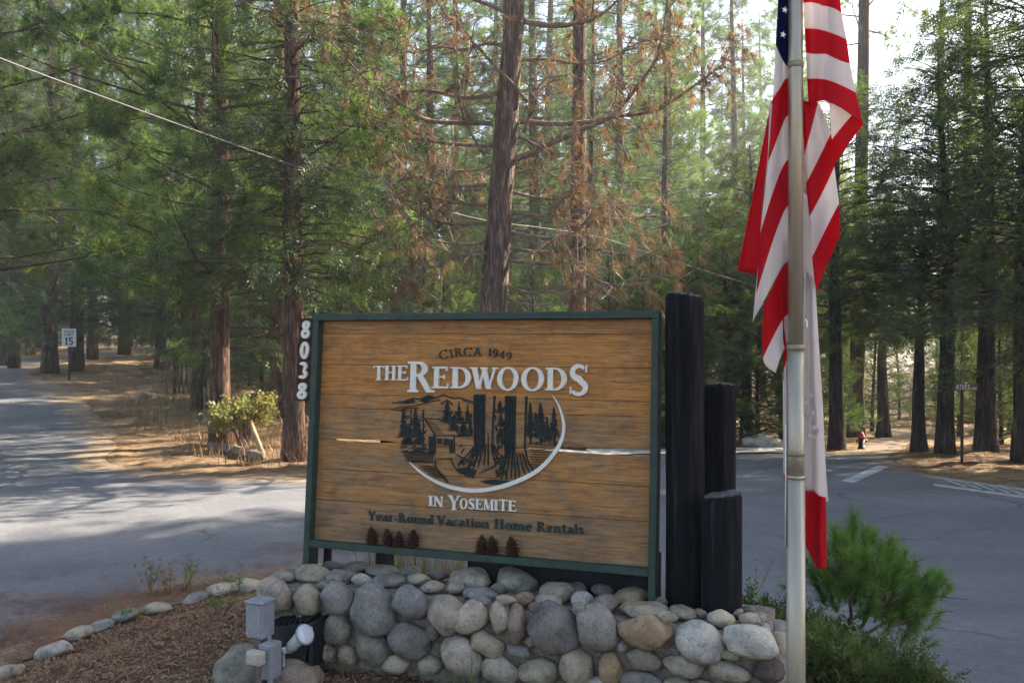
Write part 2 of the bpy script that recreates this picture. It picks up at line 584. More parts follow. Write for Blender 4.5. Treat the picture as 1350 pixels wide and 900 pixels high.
# painted markings
def paint_mat():
    m, nt, out = new_mat('road_paint')
    v = pos_coords(nt)
    n = noise(nt, v, 7, 7, 0.75)
    f = noise(nt, v, 55, 3, 0.7)
    r = ramp(nt, mixc(nt, 0.4, n.outputs[0], f.outputs[0]), [(0.40, (0.17, 0.17, 0.178)), (0.5, (0.50, 0.50, 0.49)), (0.62, (0.62, 0.62, 0.60))])
    bsdf(nt, out, r.outputs[0], 0.85, 0.2, 0, f.outputs[0], 0.3, 0.005)
    return m
M['road_paint'] = paint_mat()
def marking(name, px_poly, label):
    P = [Vector((*B(*p), 0)) for p in px_poly]
    k = 8
    V = []; F = []
    for i in range(k + 1):
        a = P[0].lerp(P[1], i / k); b = P[3].lerp(P[2], i / k)
        for j in range(4):
            q = a.lerp(b, j / 3)
            V.append((q.x, q.y, float(base_height(q.x, q.y)) + 0.014))
    for i in range(k):
        for j in range(3):
            s = i * 4 + j
            F.append((s, s + 4, s + 5, s + 1))
    o = np_obj(name, V, F, M['road_paint'])
    if o.data.polygons[0].normal.z < 0:
        o.data.flip_normals()
    tag(o, label, 'road marking')
marking('stop_line', [(1108, 635), (1158, 614), (1172, 616), (1126, 637)], 'broad white bar painted across the asphalt at the side road')
marking('lane_line', [(1233, 631), (1360, 649), (1360, 646), (1237, 629.5)], 'upper thin white line of the pair painted along the verge')
marking('lane_line', [(1230, 641), (1360, 659), (1360, 656), (1232, 638.5)], 'lower thin white line of the pair painted along the verge')
for i in range(5):
    x0 = 1238 + i * 19
    marking('hatch_stripe', [(x0, 631 + i * 2.6), (x0 + 34, 643 + i * 2.6), (x0 + 38, 642.5 + i * 2.6), (x0 + 7, 631.5 + i * 2.6)], ['first', 'second', 'third', 'fourth', 'fifth'][i] + ' white hatch stripe from the left between the two thin lines')
for o in [o for o in COL.objects if o.name.startswith('hatch_stripe')]:
    o['group'] = 'diagonal hatch stripes by the verge'

# ================================================================== THE SIGN
SU = Vector((0.9478, -0.3187, -0.0015)).normalized()
SV0 = Vector((0.0254, 0.0733, 0.9970))
SV = (SV0 - SU * SV0.dot(SU)).normalized()
SY = SV.cross(SU).normalized()                    # away from the viewer
SO = Vector((-1.0036, 4.3716, 0.6078))            # lower left corner of the boarded field
SW, SH = 1.693, 1.10
SMAT = Matrix(((SU.x, SY.x, SV.x, SO.x), (SU.y, SY.y, SV.y, SO.y), (SU.z, SY.z, SV.z, SO.z), (0, 0, 0, 1)))
SINV = SMAT.inverted()
WOOD_Y = 0.028                                    # face of the boards behind the frame front

def sp(px, py, y=WOOD_Y):
    """sign coordinates (x, z) of a photograph pixel on the board face"""
    o = SINV @ EYE
    d = (SINV.to_3x3() @ Vector(((px - 675) / FPX, 1, -(py - 450) / FPX)))
    t = (y - o.y) / d.y
    p = o + d * t
    return p.x, p.z

def wood_mat():
    m, nt, out = new_mat('sign_board_wood')
    tc = nt.nodes.new("ShaderNodeTexCoord")
    oi = nt.nodes.new("ShaderNodeObjectInfo")
    mp = nt.nodes.new("ShaderNodeMapping")
    mp.inputs['Scale'].default_value = (4.2, 9, 58)
    nt.links.new(tc.outputs['Object'], mp.inputs[0])
    off = nt.nodes.new("ShaderNodeCombineXYZ")
    nt.links.new(math_n(nt, 'MULTIPLY', oi.outputs['Random'], 90.0), off.inputs[0])
    nt.links.new(off.outputs[0], mp.inputs['Location'])
    g = noise(nt, mp.outputs[0], 1.6, 8, 0.68)
    g.inputs['Distortion'].default_value = 0.6
    w = N(nt, "ShaderNodeTexWave", wave_type='BANDS', bands_direction='Z')
    w.inputs['Scale'].default_value = 0.55; w.inputs['Distortion'].default_value = 9.0; w.inputs['Detail'].default_value = 3
    nt.links.new(mp.outputs[0], w.inputs['Vector'])
    f = mixc(nt, 0.08, g.outputs[0], w.outputs[0])
    r = ramp(nt, f, [(0.28, (0.16, 0.06, 0.018)), (0.45, (0.36, 0.15, 0.036)), (0.56, (0.48, 0.215, 0.05)), (0.72, (0.58, 0.29, 0.08))])
    # weathered grey drift, in patches
    wv = nt.nodes.new("ShaderNodeMapping"); wv.inputs['Scale'].default_value = (2.0, 1, 2.8)
    nt.links.new(tc.outputs['Object'], wv.inputs[0])
    wn_ = noise(nt, wv.outputs[0], 2.3, 6, 0.62)
    grey = ramp(nt, g.outputs[0], [(0.3, (0.11, 0.07, 0.038)), (0.7, (0.33, 0.22, 0.12))])
    sep = nt.nodes.new("ShaderNodeSeparateColor")
    nt.links.new(oi.outputs['Color'], sep.inputs[0])
    fac = ramp(nt, math_n(nt, 'ADD', wn_.outputs[0], math_n(nt, 'SUBTRACT', sep.outputs[0], 0.5)), [(0.40, (0, 0, 0)), (0.72, (0.85, 0.85, 0.85))])
    c = mixc(nt, fac.outputs[0], r.outputs[0], grey.outputs[0])
    # dark water marks
    st = noise(nt, wv.outputs[0], 3.1, 8, 0.72)
    sm = ramp(nt, st.outputs[0], [(0.50, (0, 0, 0)), (0.72, (0.7, 0.7, 0.7))])
    c = mixc(nt, sm.outputs[0], c, (0.085, 0.06, 0.04))
    bsdf(nt, out, c, 0.62, 0.3, 0, f, 0.35, 0.004)
    return m
M['board'] = wood_mat()
M['frame_green'] = simple_mat('frame_green', (0.030, 0.052, 0.038), 0.6, 0.35, var=0.3, scale=20)
M['white_paint'] = simple_mat('white_paint', (0.72, 0.68, 0.58), 0.55, 0.3, var=0.1, scale=30)
M['dark_green_paint'] = simple_mat('dark_green_paint', (0.020, 0.038, 0.036), 0.6, 0.3, var=0.3, scale=30)
M['carved_ink'] = simple_mat('carved_ink', (0.022, 0.028, 0.026), 0.75, 0.2, var=0.4, scale=40)
M['black_wood'] = simple_mat('black_wood', (0.012, 0.012, 0.014), 0.75, 0.3, var=0.5, scale=14)
M['brown_dark'] = simple_mat('brown_dark', (0.07, 0.035, 0.025), 0.85, 0.1, var=0.4, scale=14)

sign = bpy.data.objects.new('entrance_sign', None)
link(sign)
sign.matrix_world = SMAT
tag(sign, 'large wooden entrance sign of horizontal boards in a dark green frame', 'sign')

# boards, each between two seams (fractions of the height, from the top)
seams = [0.0, 0.06, 0.20, 0.337, 0.40, 0.545, 0.68, 0.82, 1.0]
greys = [0.56, 0.38, 0.36, 0.55, 0.61, 0.55, 0.60, 0.74]
def gap_half(x):
    """opening between boards five and six, along the sign"""
    a = 0.0055 * smooth_step(0.06, 0.16, x) * (1 - smooth_step(0.36, 0.42, x))
    b = 0.0125 * smooth_step(0.98, 1.25, x) * (1 + 0.25 * math.sin(x * 9))
    return float(a + b)
for i in range(8):
    zt = SH * (1 - seams[i]); zb = SH * (1 - seams[i + 1])
    mb = MB()
    nx = 44
    ye = WOOD_Y + random.uniform(-0.0015, 0.0015)
    ring = []
    for k in range(nx + 1):
        x = -0.004 + (SW + 0.008) * k / nx
        w1 = 0.0012 * mnoise.noise(Vector((x * 4, i * 3.7, 1)))
        w2 = 0.0012 * mnoise.noise(Vector((x * 4, i * 3.7, 8)))
        t = zt - 0.0008 + w1 * 0.6 - (gap_half(x) if i == 5 else 0)
        b = zb + 0.0008 + w2 * 0.6 + (gap_half(x) if i == 4 else 0)
        if i == 0: t = SH + 0.01
        if i == 7: b = -0.01
        ring.append([(x, ye + 0.0015, t), (x, ye, t - 0.0015), (x, ye, b + 0.0015), (x, ye + 0.0015, b), (x, ye + 0.034, b), (x, ye + 0.034, t)])
    V = [p for r_ in ring for p in r_]
    F = []
    for k in range(nx):
        for j in range(6):
            q = (j + 1) % 6
            F.append((k * 6 + j, k * 6 + q, (k + 1) * 6 + q, (k + 1) * 6 + j))
    F += [tuple(range(6))[::-1], tuple(nx * 6 + j for j in range(6))]
    mb.add(V, F)
    o = mb.build('plank', M['board'], sign, color=(greys[i], random.random(), 0, 1))
    bm = bmesh.new(); bm.from_mesh(o.data); bmesh.ops.recalc_face_normals(bm, faces=bm.faces[:]); bm.to_mesh(o.data); bm.free()

FW = 0.034
MB().box(-FW, SW + FW, -0.022, 0.07, SH, SH + FW).build('frame_rail', M['frame_green'], sign, bevel=0.003)
MB().box(-0.0005, SW + 0.0005, -0.022, 0.07, -FW, 0.0).build('frame_rail', M['frame_green'], sign, bevel=0.003)
MB().box(-FW, -0.001, -0.0235, 0.072, -0.24, SH - 0.001).build('frame_post', M['frame_green'], sign, bevel=0.003)
MB().box(SW + 0.001, SW + FW, -0.0235, 0.072, -0.30, SH - 0.001).build('frame_post', M['frame_green'], sign, bevel=0.003)
MB().box(0.015, 0.045, 0.09, 0.13, -0.26, 0.9).build('support_post', M['black_wood'], sign, bevel=0.004)
MB().box(0.315, 0.385, 0.085, 0.155, -0.26, 0.9).build('support_post', M['black_wood'], sign, bevel=0.004)
MB().box(0.80, SW + 0.03, 0.10, 0.16, -0.30, 0.05).build('back_board', M['black_wood'], sign, bevel=0.004)

# ---------------------------------------------------------------- serif lettering, as strokes
class Glyph:
    def __init__(self, S=0.17, T=0.075):
        self.p = []; self.S = S; self.T = T
    def L(self, x0, y0, x1, y1, w=None):
        w = (w or self.S) / 2
        self.p.append([(x0 - w, y0), (x0 + w, y0), (x1 + w, y1), (x1 - w, y1)]); return self
    def H(self, x0, x1, y, t=None):
        t = (t or self.T) / 2
        self.p.append([(x0, y - t), (x1, y - t), (x1, y + t), (x0, y + t)]); return self
    def sf(self, x, y, w=0.34, up=False):
        t = self.T * 0.85
        y0, y1 = (y, y + t) if not up else (y - t, y)
        self.p.append([(x - w / 2, y0), (x + w / 2, y0), (x + w / 2, y1), (x - w / 2, y1)]); return self
    def stem(self, x, y0=0.0, y1=1.0, a=True, b=True, w=None):
        self.L(x, y0, x, y1, w)
        k = (w or self.S) + 0.17
        if a: self.sf(x, y0, k)
        if b: self.sf(x, y1, k, True)
        return self
    def arc(self, cx, cy, rx, ry, a0, a1, th=None, tv=None, n=14):
        th = th or self.S; tv = tv or self.T
        q = []
        for i in range(n + 1):
            a = R(a0 + (a1 - a0) * i / n); c, s = math.cos(a), math.sin(a)
            q.append(((cx + rx * c, cy + ry * s), (cx + (rx - th) * c, cy + (ry - tv) * s)))
        for i in range(n):
            self.p.append([q[i][0], q[i + 1][0], q[i + 1][1], q[i][1]])
        return self
    def curve(self, pts, ws):
        for i in range(len(pts) - 1):
            (xa, ya), (xb, yb) = pts[i], pts[i + 1]
            def nrm(j):
                a = pts[max(0, j - 1)]; b = pts[min(len(pts) - 1, j + 1)]
                d = math.hypot(b[0] - a[0], b[1] - a[1]) or 1
                return -(b[1] - a[1]) / d, (b[0] - a[0]) / d
            n0, n1 = nrm(i), nrm(i + 1); w0, w1 = ws[i] / 2, ws[i + 1] / 2
            self.p.append([(xa + n0[0] * w0, ya + n0[1] * w0), (xa - n0[0] * w0, ya - n0[1] * w0), (xb - n1[0] * w1, yb - n1[1] * w1), (xb + n1[0] * w1, yb + n1[1] * w1)])
        return self

def s_curve(g, w, x0=0.0, x1=0.6, h=1.0):
    pts, ws = [], []
    cx = (x0 + x1) / 2; rx = (x1 - x0) / 2 - w * 0.4
    for i in range(11):
        a = R(35 + 235 * i / 10 - 0)
        pts.append((cx + rx * 0.92 * math.cos(a), h * 0.745 + (h * 0.255 - w * 0.3) * math.sin(a))); ws.append(w * (0.5 + 0.55 * (i / 10) ** 0.8))
    for i in range(1, 11):
        a = R(90 - 240 * i / 10)
        pts.append((cx + rx * math.cos(a), h * 0.255 + (h * 0.255 - w * 0.3) * math.sin(a))); ws.append(w * (1.05 - 0.55 * (i / 10)))
    # drop the duplicate in the middle
    g.curve(pts, ws)
    g.L(x1 - 0.07, h * 0.74, x1 - 0.05, h * 0.97, 0.05)
    g.L(x0 + 0.05, h * 0.06, x0 + 0.05, h * 0.28, 0.05)
    return g

def glyph(ch, S=0.17, T=0.075):
    g = Glyph(S, T); w = 0.7
    if ch == 'I': g.stem(0.21); w = 0.42
    elif ch == 'T':
        g.stem(0.38, b=False); g.H(0.02, 0.74, 1 - T / 2); g.L(0.05, 0.80, 0.04, 1.0, 0.06); g.L(0.71, 0.80, 0.72, 1.0, 0.06); w = 0.76
    elif ch == 'H': g.stem(0.19); g.stem(0.67); g.H(0.19, 0.67, 0.52); w = 0.86
    elif ch == 'E':
        g.stem(0.19); g.H(0.19, 0.62, 1 - T / 2); g.H(0.19, 0.52, 0.53); g.H(0.19, 0.66, T / 2)
        g.L(0.60, 0.80, 0.62, 1.0, 0.06); g.L(0.65, 0.0, 0.67, 0.22, 0.06); g.L(0.51, 0.43, 0.51, 0.63, 0.05); w = 0.7
    elif ch == 'L': g.stem(0.19); g.H(0.19, 0.64, T / 2); g.L(0.63, 0.0, 0.64, 0.25, 0.06); w = 0.67
    elif ch == 'R':
        g.stem(0.19); g.arc(0.36, 0.755, 0.30, 0.245, -90, 90); g.H(0.19, 0.37, 1 - T / 2); g.H(0.19, 0.37, 0.545)
        g.L(0.74, 0.0, 0.42, 0.53, S * 1.05); g.sf(0.78, 0.0, 0.26); w = 0.86
    elif ch == 'P': g.stem(0.19); g.arc(0.36, 0.74, 0.30, 0.26, -90, 90); g.H(0.19, 0.37, 1 - T / 2); g.H(0.19, 0.37, 0.515); w = 0.68
    elif ch == 'B':
        g.stem(0.19); g.arc(0.36, 0.76, 0.27, 0.24, -90, 90); g.arc(0.38, 0.27, 0.31, 0.27, -90, 90)
        g.H(0.19, 0.37, 1 - T / 2); g.H(0.19, 0.37, 0.53); g.H(0.19, 0.38, T / 2); w = 0.72
    elif ch == 'D':
        g.stem(0.19); g.arc(0.36, 0.5, 0.42, 0.5, -90, 90, None, None, 20); g.H(0.19, 0.37, 1 - T / 2); g.H(0.19, 0.37, T / 2); w = 0.80
    elif ch == 'O': g.arc(0.43, 0.5, 0.43, 0.515, 0, 360, None, None, 32); w = 0.86
    elif ch == '0': g.arc(0.31, 0.5, 0.31, 0.5, 0, 360, None, None, 28); w = 0.62
    elif ch == 'C': g.arc(0.43, 0.5, 0.43, 0.515, 42, 318, None, None, 24); g.L(0.73, 0.72, 0.75, 0.98, 0.06); w = 0.78
    elif ch == 'W':
        g.L(0.15, 1, 0.36, 0, S); g.L(0.36, 0, 0.56, 1, T); g.L(0.53, 1, 0.74, 0, S); g.L(0.74, 0, 0.97, 1, T)
        g.sf(0.14, 1, 0.3, True); g.sf(0.54, 1, 0.3, True); g.sf(0.97, 1, 0.24, True); w = 1.1
    elif ch == 'V': g.L(0.13, 1, 0.40, 0, S); g.L(0.40, 0, 0.66, 1, T); g.sf(0.12, 1, 0.3, True); g.sf(0.67, 1, 0.24, True); w = 0.78
    elif ch == 'A': g.L(0.08, 0, 0.37, 1, T); g.L(0.66, 0, 0.37, 1, S); g.H(0.2, 0.56, 0.33); g.sf(0.08, 0, 0.22); g.sf(0.66, 0, 0.28); w = 0.78
    elif ch == 'N':
        g.stem(0.15, w=T, b=False); g.stem(0.70, w=T, a=False); g.L(0.15, 1, 0.70, 0, S); g.sf(0.10, 1, 0.22, True); w = 0.82
    elif ch == 'M':
        g.stem(0.15, w=T * 1.1, b=False); g.stem(0.85, w=S); g.L(0.18, 1, 0.48, 0.05, S); g.L(0.48, 0.05, 0.80, 1, T); g.sf(0.12, 1, 0.2, True); w = 1.02
    elif ch == 'Y': g.L(0.13, 1, 0.40, 0.45, S); g.L(0.42, 0.45, 0.70, 1, T); g.L(0.40, 0, 0.40, 0.47, S); g.sf(0.40, 0, 0.34); g.sf(0.13, 1, 0.3, True); g.sf(0.70, 1, 0.24, True); w = 0.82
    elif ch == 'S': s_curve(g, S); w = 0.6
    elif ch == 'U': g.stem(0.16, 0.3, a=False); g.stem(0.66, 0.3, a=False); g.arc(0.41, 0.33, 0.335, 0.34, 180, 360); w = 0.82
    elif ch == '1': g.stem(0.25, b=False); g.L(0.08, 0.80, 0.25, 0.97, T); w = 0.45
    elif ch == '9': g.arc(0.30, 0.68, 0.30, 0.32, 0, 360, None, None, 24); g.curve([(0.54, 0.68), (0.52, 0.4), (0.4, 0.16), (0.18, 0.02)], [S, S * .9, S * .7, T * .7]); w = 0.62
    elif ch == '4': g.L(0.45, 0, 0.45, 1, S); g.H(0.02, 0.62, 0.27); g.L(0.08, 0.27, 0.42, 1, T); g.sf(0.45, 0, 0.3); w = 0.66
    elif ch == '3': g.arc(0.28, 0.74, 0.27, 0.26, -80, 150); g.arc(0.28, 0.27, 0.31, 0.27, -150, 88); w = 0.6
    elif ch == '5': g.H(0.1, 0.55, 1 - T / 2, T * 1.3); g.L(0.12, 0.5, 0.14, 1, T * 1.3); g.arc(0.27, 0.31, 0.32, 0.31, -150, 120); w = 0.6
    elif ch == '8': g.arc(0.3, 0.745, 0.265, 0.255, 0, 360, None, None, 22); g.arc(0.3, 0.275, 0.30, 0.275, 0, 360, None, None, 22); w = 0.6
    elif ch == '-': g.H(0.04, 0.34, 0.32, T * 1.5); w = 0.38
    # lower case, x height 0.66
    elif ch == 'o': g.arc(0.29, 0.33, 0.29, 0.345, 0, 360, None, None, 22); w = 0.58
    elif ch == 'e': g.arc(0.28, 0.33, 0.28, 0.345, 0, 318, None, None, 22); g.H(0.08, 0.54, 0.36); w = 0.56
    elif ch == 'c': g.arc(0.28, 0.33, 0.28, 0.345, 48, 318, None, None, 18); w = 0.50
    elif ch == 'a': g.arc(0.22, 0.19, 0.22, 0.20, 0, 360, None, None, 18); g.stem(0.42, 0, 0.5, b=False); g.arc(0.26, 0.45, 0.245, 0.215, 0, 150); w = 0.56
    elif ch == 'd': g.arc(0.27, 0.33, 0.27, 0.345, 0, 360, None, None, 20); g.stem(0.50, 0, 1.02, b=False); g.sf(0.44, 1.02, 0.2, True); w = 0.66
    elif ch == 'i': g.stem(0.17, 0, 0.66, b=False); g.sf(0.12, 0.66, 0.2, True); g.arc(0.17, 0.87, 0.10, 0.10, 0, 360, 0.099, 0.099, 10); w = 0.34
    elif ch == 'l': g.stem(0.17, 0, 1.02, b=False); g.sf(0.12, 1.02, 0.2, True); w = 0.34
    elif ch == 'n': g.stem(0.15, 0, 0.66, b=False); g.sf(0.10, 0.66, 0.18, True); g.stem(0.52, 0, 0.40, b=False); g.arc(0.36, 0.40, 0.245, 0.27, 0, 150); w = 0.68
    elif ch == 'm':
        g.stem(0.15, 0, 0.66, b=False); g.sf(0.10, 0.66, 0.18, True)
        for q in (0.33, 0.69): g.stem(q + 0.16, 0, 0.40, b=False); g.arc(q, 0.40, 0.245, 0.27, 0, 150)
        w = 1.02
    elif ch == 'u': g.stem(0.15, 0.25, 0.66, a=False); g.arc(0.31, 0.26, 0.245, 0.27, 180, 330); g.stem(0.50, 0, 0.66, b=False); w = 0.66
    elif ch == 'r': g.stem(0.15, 0, 0.66, b=False); g.sf(0.10, 0.66, 0.18, True); g.arc(0.34, 0.38, 0.24, 0.29, 55, 160); w = 0.48
    elif ch == 's': s_curve(g, S * 0.85, 0.02, 0.44, 0.68); w = 0.46
    elif ch == 't': g.stem(0.19, 0.1, 0.86, a=False, b=False); g.H(0.04, 0.38, 0.63); g.arc(0.31, 0.16, 0.205, 0.17, 180, 300); w = 0.42
    return g.p, w

def letter(ch, x, z, w, h, mat, y_front, y_back, parent=sign, rot=0.0, slant=0.0, S=0.17, T=0.075, name='letter'):
    """one letter: box with lower left (x, z), width w, height h"""
    P, gw = glyph(ch, S, T)
    mb = MB()
    cr, sr = math.cos(rot), math.sin(rot)
    for k, poly in enumerate(P):
        q = []
        for (a, b) in poly:
            xx = a / gw * w; zz = b * h
            xx += slant * zz
            q.append((x + xx * cr - zz * sr, z + xx * sr + zz * cr))
        mb.prism(q, y_front - 0.00012 * k, y_back)
    return mb.build(name, mat, parent)

YF, YB = WOOD_Y - 0.014, WOOD_Y + 0.001
Z6 = lambda X, Y: (480 + X / 4.355, 450 + Y / 4.355)
Z5 = lambda X, Y: (480 + X / 4.355, 640 + Y / 4.355)
def boxed(ch, x0, yt, x1, yb, zf, mat, yf=YF, S=0.2, T=0.085):
    ax, az = sp(*zf(x0, yb)); bx, bz = sp(*zf(x1, yb)); cx, cz = sp(*zf(x0, yt))
    rot = math.atan2(bz - az, bx - ax)
    letter(ch, ax, az, bx - ax, cz - az, mat, yf, YB, rot=0.0 * rot, S=S, T=T)
for a in [('T', 57, 140, 120, 222), ('H', 120, 138, 190, 222), ('E', 192, 138, 256, 223), ('R', 252, 115, 402, 290), ('E', 392, 145, 490, 268), ('D', 497, 147, 620, 268),
          ('W', 612, 148, 772, 271), ('O', 768, 147, 890, 280), ('O', 905, 148, 1036, 282), ('D', 1041, 150, 1170, 280), ('S', 1180, 130, 1288, 312)]:
    big = a[0] in 'R' and a[2] == 115
    boxed(*a, Z6, M['white_paint'], S=0.19 if a[0] != 'W' else 0.2, T=0.085)
for a in [('I', 370, 57, 400, 113), ('N', 401, 58, 456, 116), ('Y', 484, 52, 556, 135), ('O', 553, 70, 597, 131), ('S', 602, 71, 638, 133), ('E', 640, 74, 686, 134),
          ('M', 688, 76, 748, 137), ('I', 746, 79, 774, 139), ('T', 778, 77, 824, 141), ('E', 828, 82, 878, 144)]:
    boxed(*a, Z5, M['white_paint'], WOOD_Y - 0.010, 0.2, 0.09)
# dark green line of text, set word by word along its baseline
def word(txt, x0, y0, x1, y1, hpx, zf, mat, S=0.19, T=0.085):
    ws = [glyph(c, S, T)[1] for c in txt]
    tot = sum(ws) + 0.06 * (len(txt) - 1)
    cur = 0
    for c, w in zip(txt, ws):
        a = cur / tot; b = (cur + w) / tot
        xa = x0 + (x1 - x0) * a; ya = y0 + (y1 - y0) * a
        xb = x0 + (x1 - x0) * b
        boxed(c, xa, ya - hpx, xb, ya, zf, mat, WOOD_Y - 0.008, S, T)
        cur += w + 0.06
for t_, x0, x1 in [('Year-Round', 22, 400), ('Vacation', 418, 718), ('Home', 745, 965), ('Rentals', 990, 1260)]:
    bl = lambda x: 196 + (x - 22) * (279 - 196) / (1260 - 22)
    word(t_, x0, bl(x0), x1, bl(x1), 53 + 4 * (x0 > 700), Z5, M['dark_green_paint'])
# arched line
for ch, x, y, w, h, rot in [('C', 440, 108, 50, 50, 18), ('I', 494, 97, 24, 48, 12), ('R', 521, 91, 50, 50, 8), ('C', 574, 85, 48, 48, 4), ('A', 628, 85, 50, 52, 0),
                            ('1', 708, 84, 26, 46, -4), ('9', 737, 88, 31, 46, -7), ('4', 773, 94, 34, 46, -10), ('9', 812, 102, 32, 46, -14)]:
    ax, az = sp(*Z6(x, y)); bx, bz = sp(*Z6(x + w, y)); cx, cz = sp(*Z6(x, y - h))
    letter(ch, ax, az, bx - ax, cz - az, M['dark_green_paint'], WOOD_Y - 0.008, YB, rot=R(rot), S=0.13, T=0.07)

# house number on its strip beside the left frame post
xa, za = sp(384, 528, 0.0); xb, zb = sp(409, 528, 0.0); xc, zc = sp(396, 419, 0.0)
MB().box(xa + 0.012, -FW - 0.0015, 0.02, 0.034, za, zc).build('number_strip', M['brown_dark'], sign, bevel=0.002)
for ch, (x0, yt, x1, yb) in zip('8038', [(396, 422.5, 407.5, 446), (394, 450, 406, 473), (392, 476.5, 404.5, 499), (390.5, 504, 403.5, 526)]):
    ax, az = sp(x0, yb, 0.0); bx, bz = sp(x1, yb, 0.0); cx, cz = sp(x0, yt, 0.0)
    letter(ch, ax, az, bx - ax, cz - az, M['white_paint'], 0.006, 0.0195, S=0.22, T=0.20, name='numeral')

# ---------------------------------------------------------------- carved emblem
E1 = lambda X, Y: sp(510 + X / 5.4, 510 + Y / 5.4)
EY = WOOD_Y - 0.0035
emb = MB()
kk = [0]
def epoly(pts):
    kk[0] += 1
    emb.prism([E1(*p) for p in pts], EY - 0.000012 * kk[0], YB)
def eline(pts, w):
    for i in range(len(pts) - 1):
        (xa, ya), (xb, yb) = pts[i], pts[i + 1]
        d = math.hypot(xb - xa, yb - ya) or 1
        nx, ny = -(yb - ya) / d, (xb - xa) / d
        wa = w[i] if hasattr(w, '__len__') else w
        wb = w[i + 1] if hasattr(w, '__len__') else w
        epoly([(xa + nx * wa / 2, ya + ny * wa / 2), (xb + nx * wb / 2, yb + ny * wb / 2), (xb - nx * wb / 2, yb - ny * wb / 2), (xa - nx * wa / 2, ya - ny * wa / 2)])
rr_ = random.Random(5)
def conifer(cx, yb, yt, w):
    n = max(4, int((yb - yt) / 16))
    for i in range(n):
        t = i / n
        y = yt + (yb - yt) * t
        ww = 1.45 * w * (0.22 + 0.78 * t) * rr_.uniform(0.75, 1.15)
        h = (yb - yt) / n * 1.9
        epoly([(cx + rr_.uniform(-3, 3), y), (cx + ww / 2, y + h * rr_.uniform(.7, 1)), (cx + rr_.uniform(-4, 4), y + h * 0.8), (cx - ww / 2, y + h * rr_.uniform(.7, 1))])
    eline([(cx, yt), (cx, yb + 12)], 5)
# ridge
eline([(40, 115), (130, 100), (190, 80), (215, 86), (255, 80), (300, 60), (345, 80), (400, 55), (470, 82), (520, 78), (620, 105)], 9)
epoly([(60, 112), (190, 82), (205, 112), (140, 120)]); epoly([(230, 98), (300, 62), (340, 84), (270, 112)])
eline([(60, 150), (140, 140), (210, 132), (290, 108), (380, 92)], 8)
eline([(30, 158), (90, 165), (140, 150), (230, 150)], 9)
eline([(385, 120), (430, 92), (470, 130)], 8); eline([(540, 90), (580, 112), (620, 112)], 6)
# far conifers behind the cabin
for cx, yb, yt, w in [(430, 240, 95, 75), (515, 250, 105, 60), (575, 250, 125, 50), (480, 300, 190, 90), (545, 345, 230, 80), (595, 340, 200, 50)]:
    conifer(cx, yb, yt, w)
# trees on the left
for cx, yb, yt, w in [(120, 345, 165, 70), (205, 340, 150, 70), (150, 400, 260, 90), (230, 400, 250, 70)]:
    conifer(cx, yb, yt, w)
for i in range(60):
    y = rr_.uniform(170, 470); x = rr_.uniform(95, 260)
    eline([(x, y), (x + rr_.uniform(14, 34), y + rr_.uniform(-22, 8))], rr_.uniform(5, 9))
eline([(262, 160), (258, 470)], 8); eline([(172, 165), (172, 330)], 6)
# cabin
eline([(270, 222), (380, 228), (450, 262), (522, 342)], 9); eline([(330, 345), (522, 345)], 9); eline([(270, 222), (345, 345)], 7)
for i in range(6): eline([(283 + i * 9, 245 + i * 16), (330 + i * 16, 250 + i * 15)], 4)
for (a, b, c, d) in [(360, 365, 392, 405), (405, 368, 440, 412), (448, 372, 470, 470), (300, 350, 345, 470)]:
    epoly([(a, b), (c, b), (c, d), (a, d)])
eline([(345, 345), (345, 470)], 6); eline([(350, 420), (445, 424)], 5); eline([(480, 345), (482, 470)], 8)
# redwood on the left of the pair: dark bark side in long strips
for i in range(7):
    x = 624 + i * 12.2
    eline([(x, 52), (x + rr_.uniform(-2, 2), 240), (x + rr_.uniform(-3, 3), 405)], [rr_.uniform(8, 12), 9, rr_.uniform(6, 11)])
eline([(768, 62), (757, 250), (752, 390), (790, 470), (835, 500)], [14, 12, 10, 9, 3])
for i, (x0, x1, y1) in enumerate([(640, 505, 545), (655, 545, 560), (668, 570, 580), (682, 612, 590), (694, 650, 575), (705, 690, 560), (722, 722, 560), (742, 770, 545), (750, 800, 530)]):
    eline([(x0, 400), (x0 * .6 + x1 * .4, 470), (x1, y1)], [9, 10, 4])
eline([(722, 330), (724, 480)], [3, 9])
# redwood on the right
for i in range(7):
    x = 848 + i * 11.5
    eline([(x, 62), (x - 3, 250), (x - 6, 470)], [rr_.uniform(7, 11), 8, rr_.uniform(6, 10)])
eline([(995, 65), (988, 250), (984, 420), (1000, 520), (1045, 600)], [15, 12, 11, 13, 8])
for x0, x1, y1 in [(850, 780, 640), (862, 815, 655), (876, 850, 660), (892, 885, 650), (906, 915, 660), (925, 945, 640), (945, 985, 620), (965, 1020, 610)]:
    eline([(x0, 470), (x0 * .5 + x1 * .5, 560), (x1, y1)], [9, 12, 4])
eline([(805, 500), (770, 560), (660, 612)], [12, 10, 4])
# trees between and beyond
for cx, yb, yt, w in [(808, 170, 95, 55), (812, 270, 180, 62), (812, 350, 280, 60), (1022, 340, 110, 62), (1095, 345, 115, 90), (1190, 340, 145, 70), (1140, 360, 230, 60), (1060, 300, 180, 60)]:
    conifer(cx, yb, yt, w)
for x in (790, 830, 1025, 1098, 1195): eline([(x, 330), (x, 405)], 13)
eline([(1005, 405), (1060, 398), (1120, 412), (1215, 405)], 6)
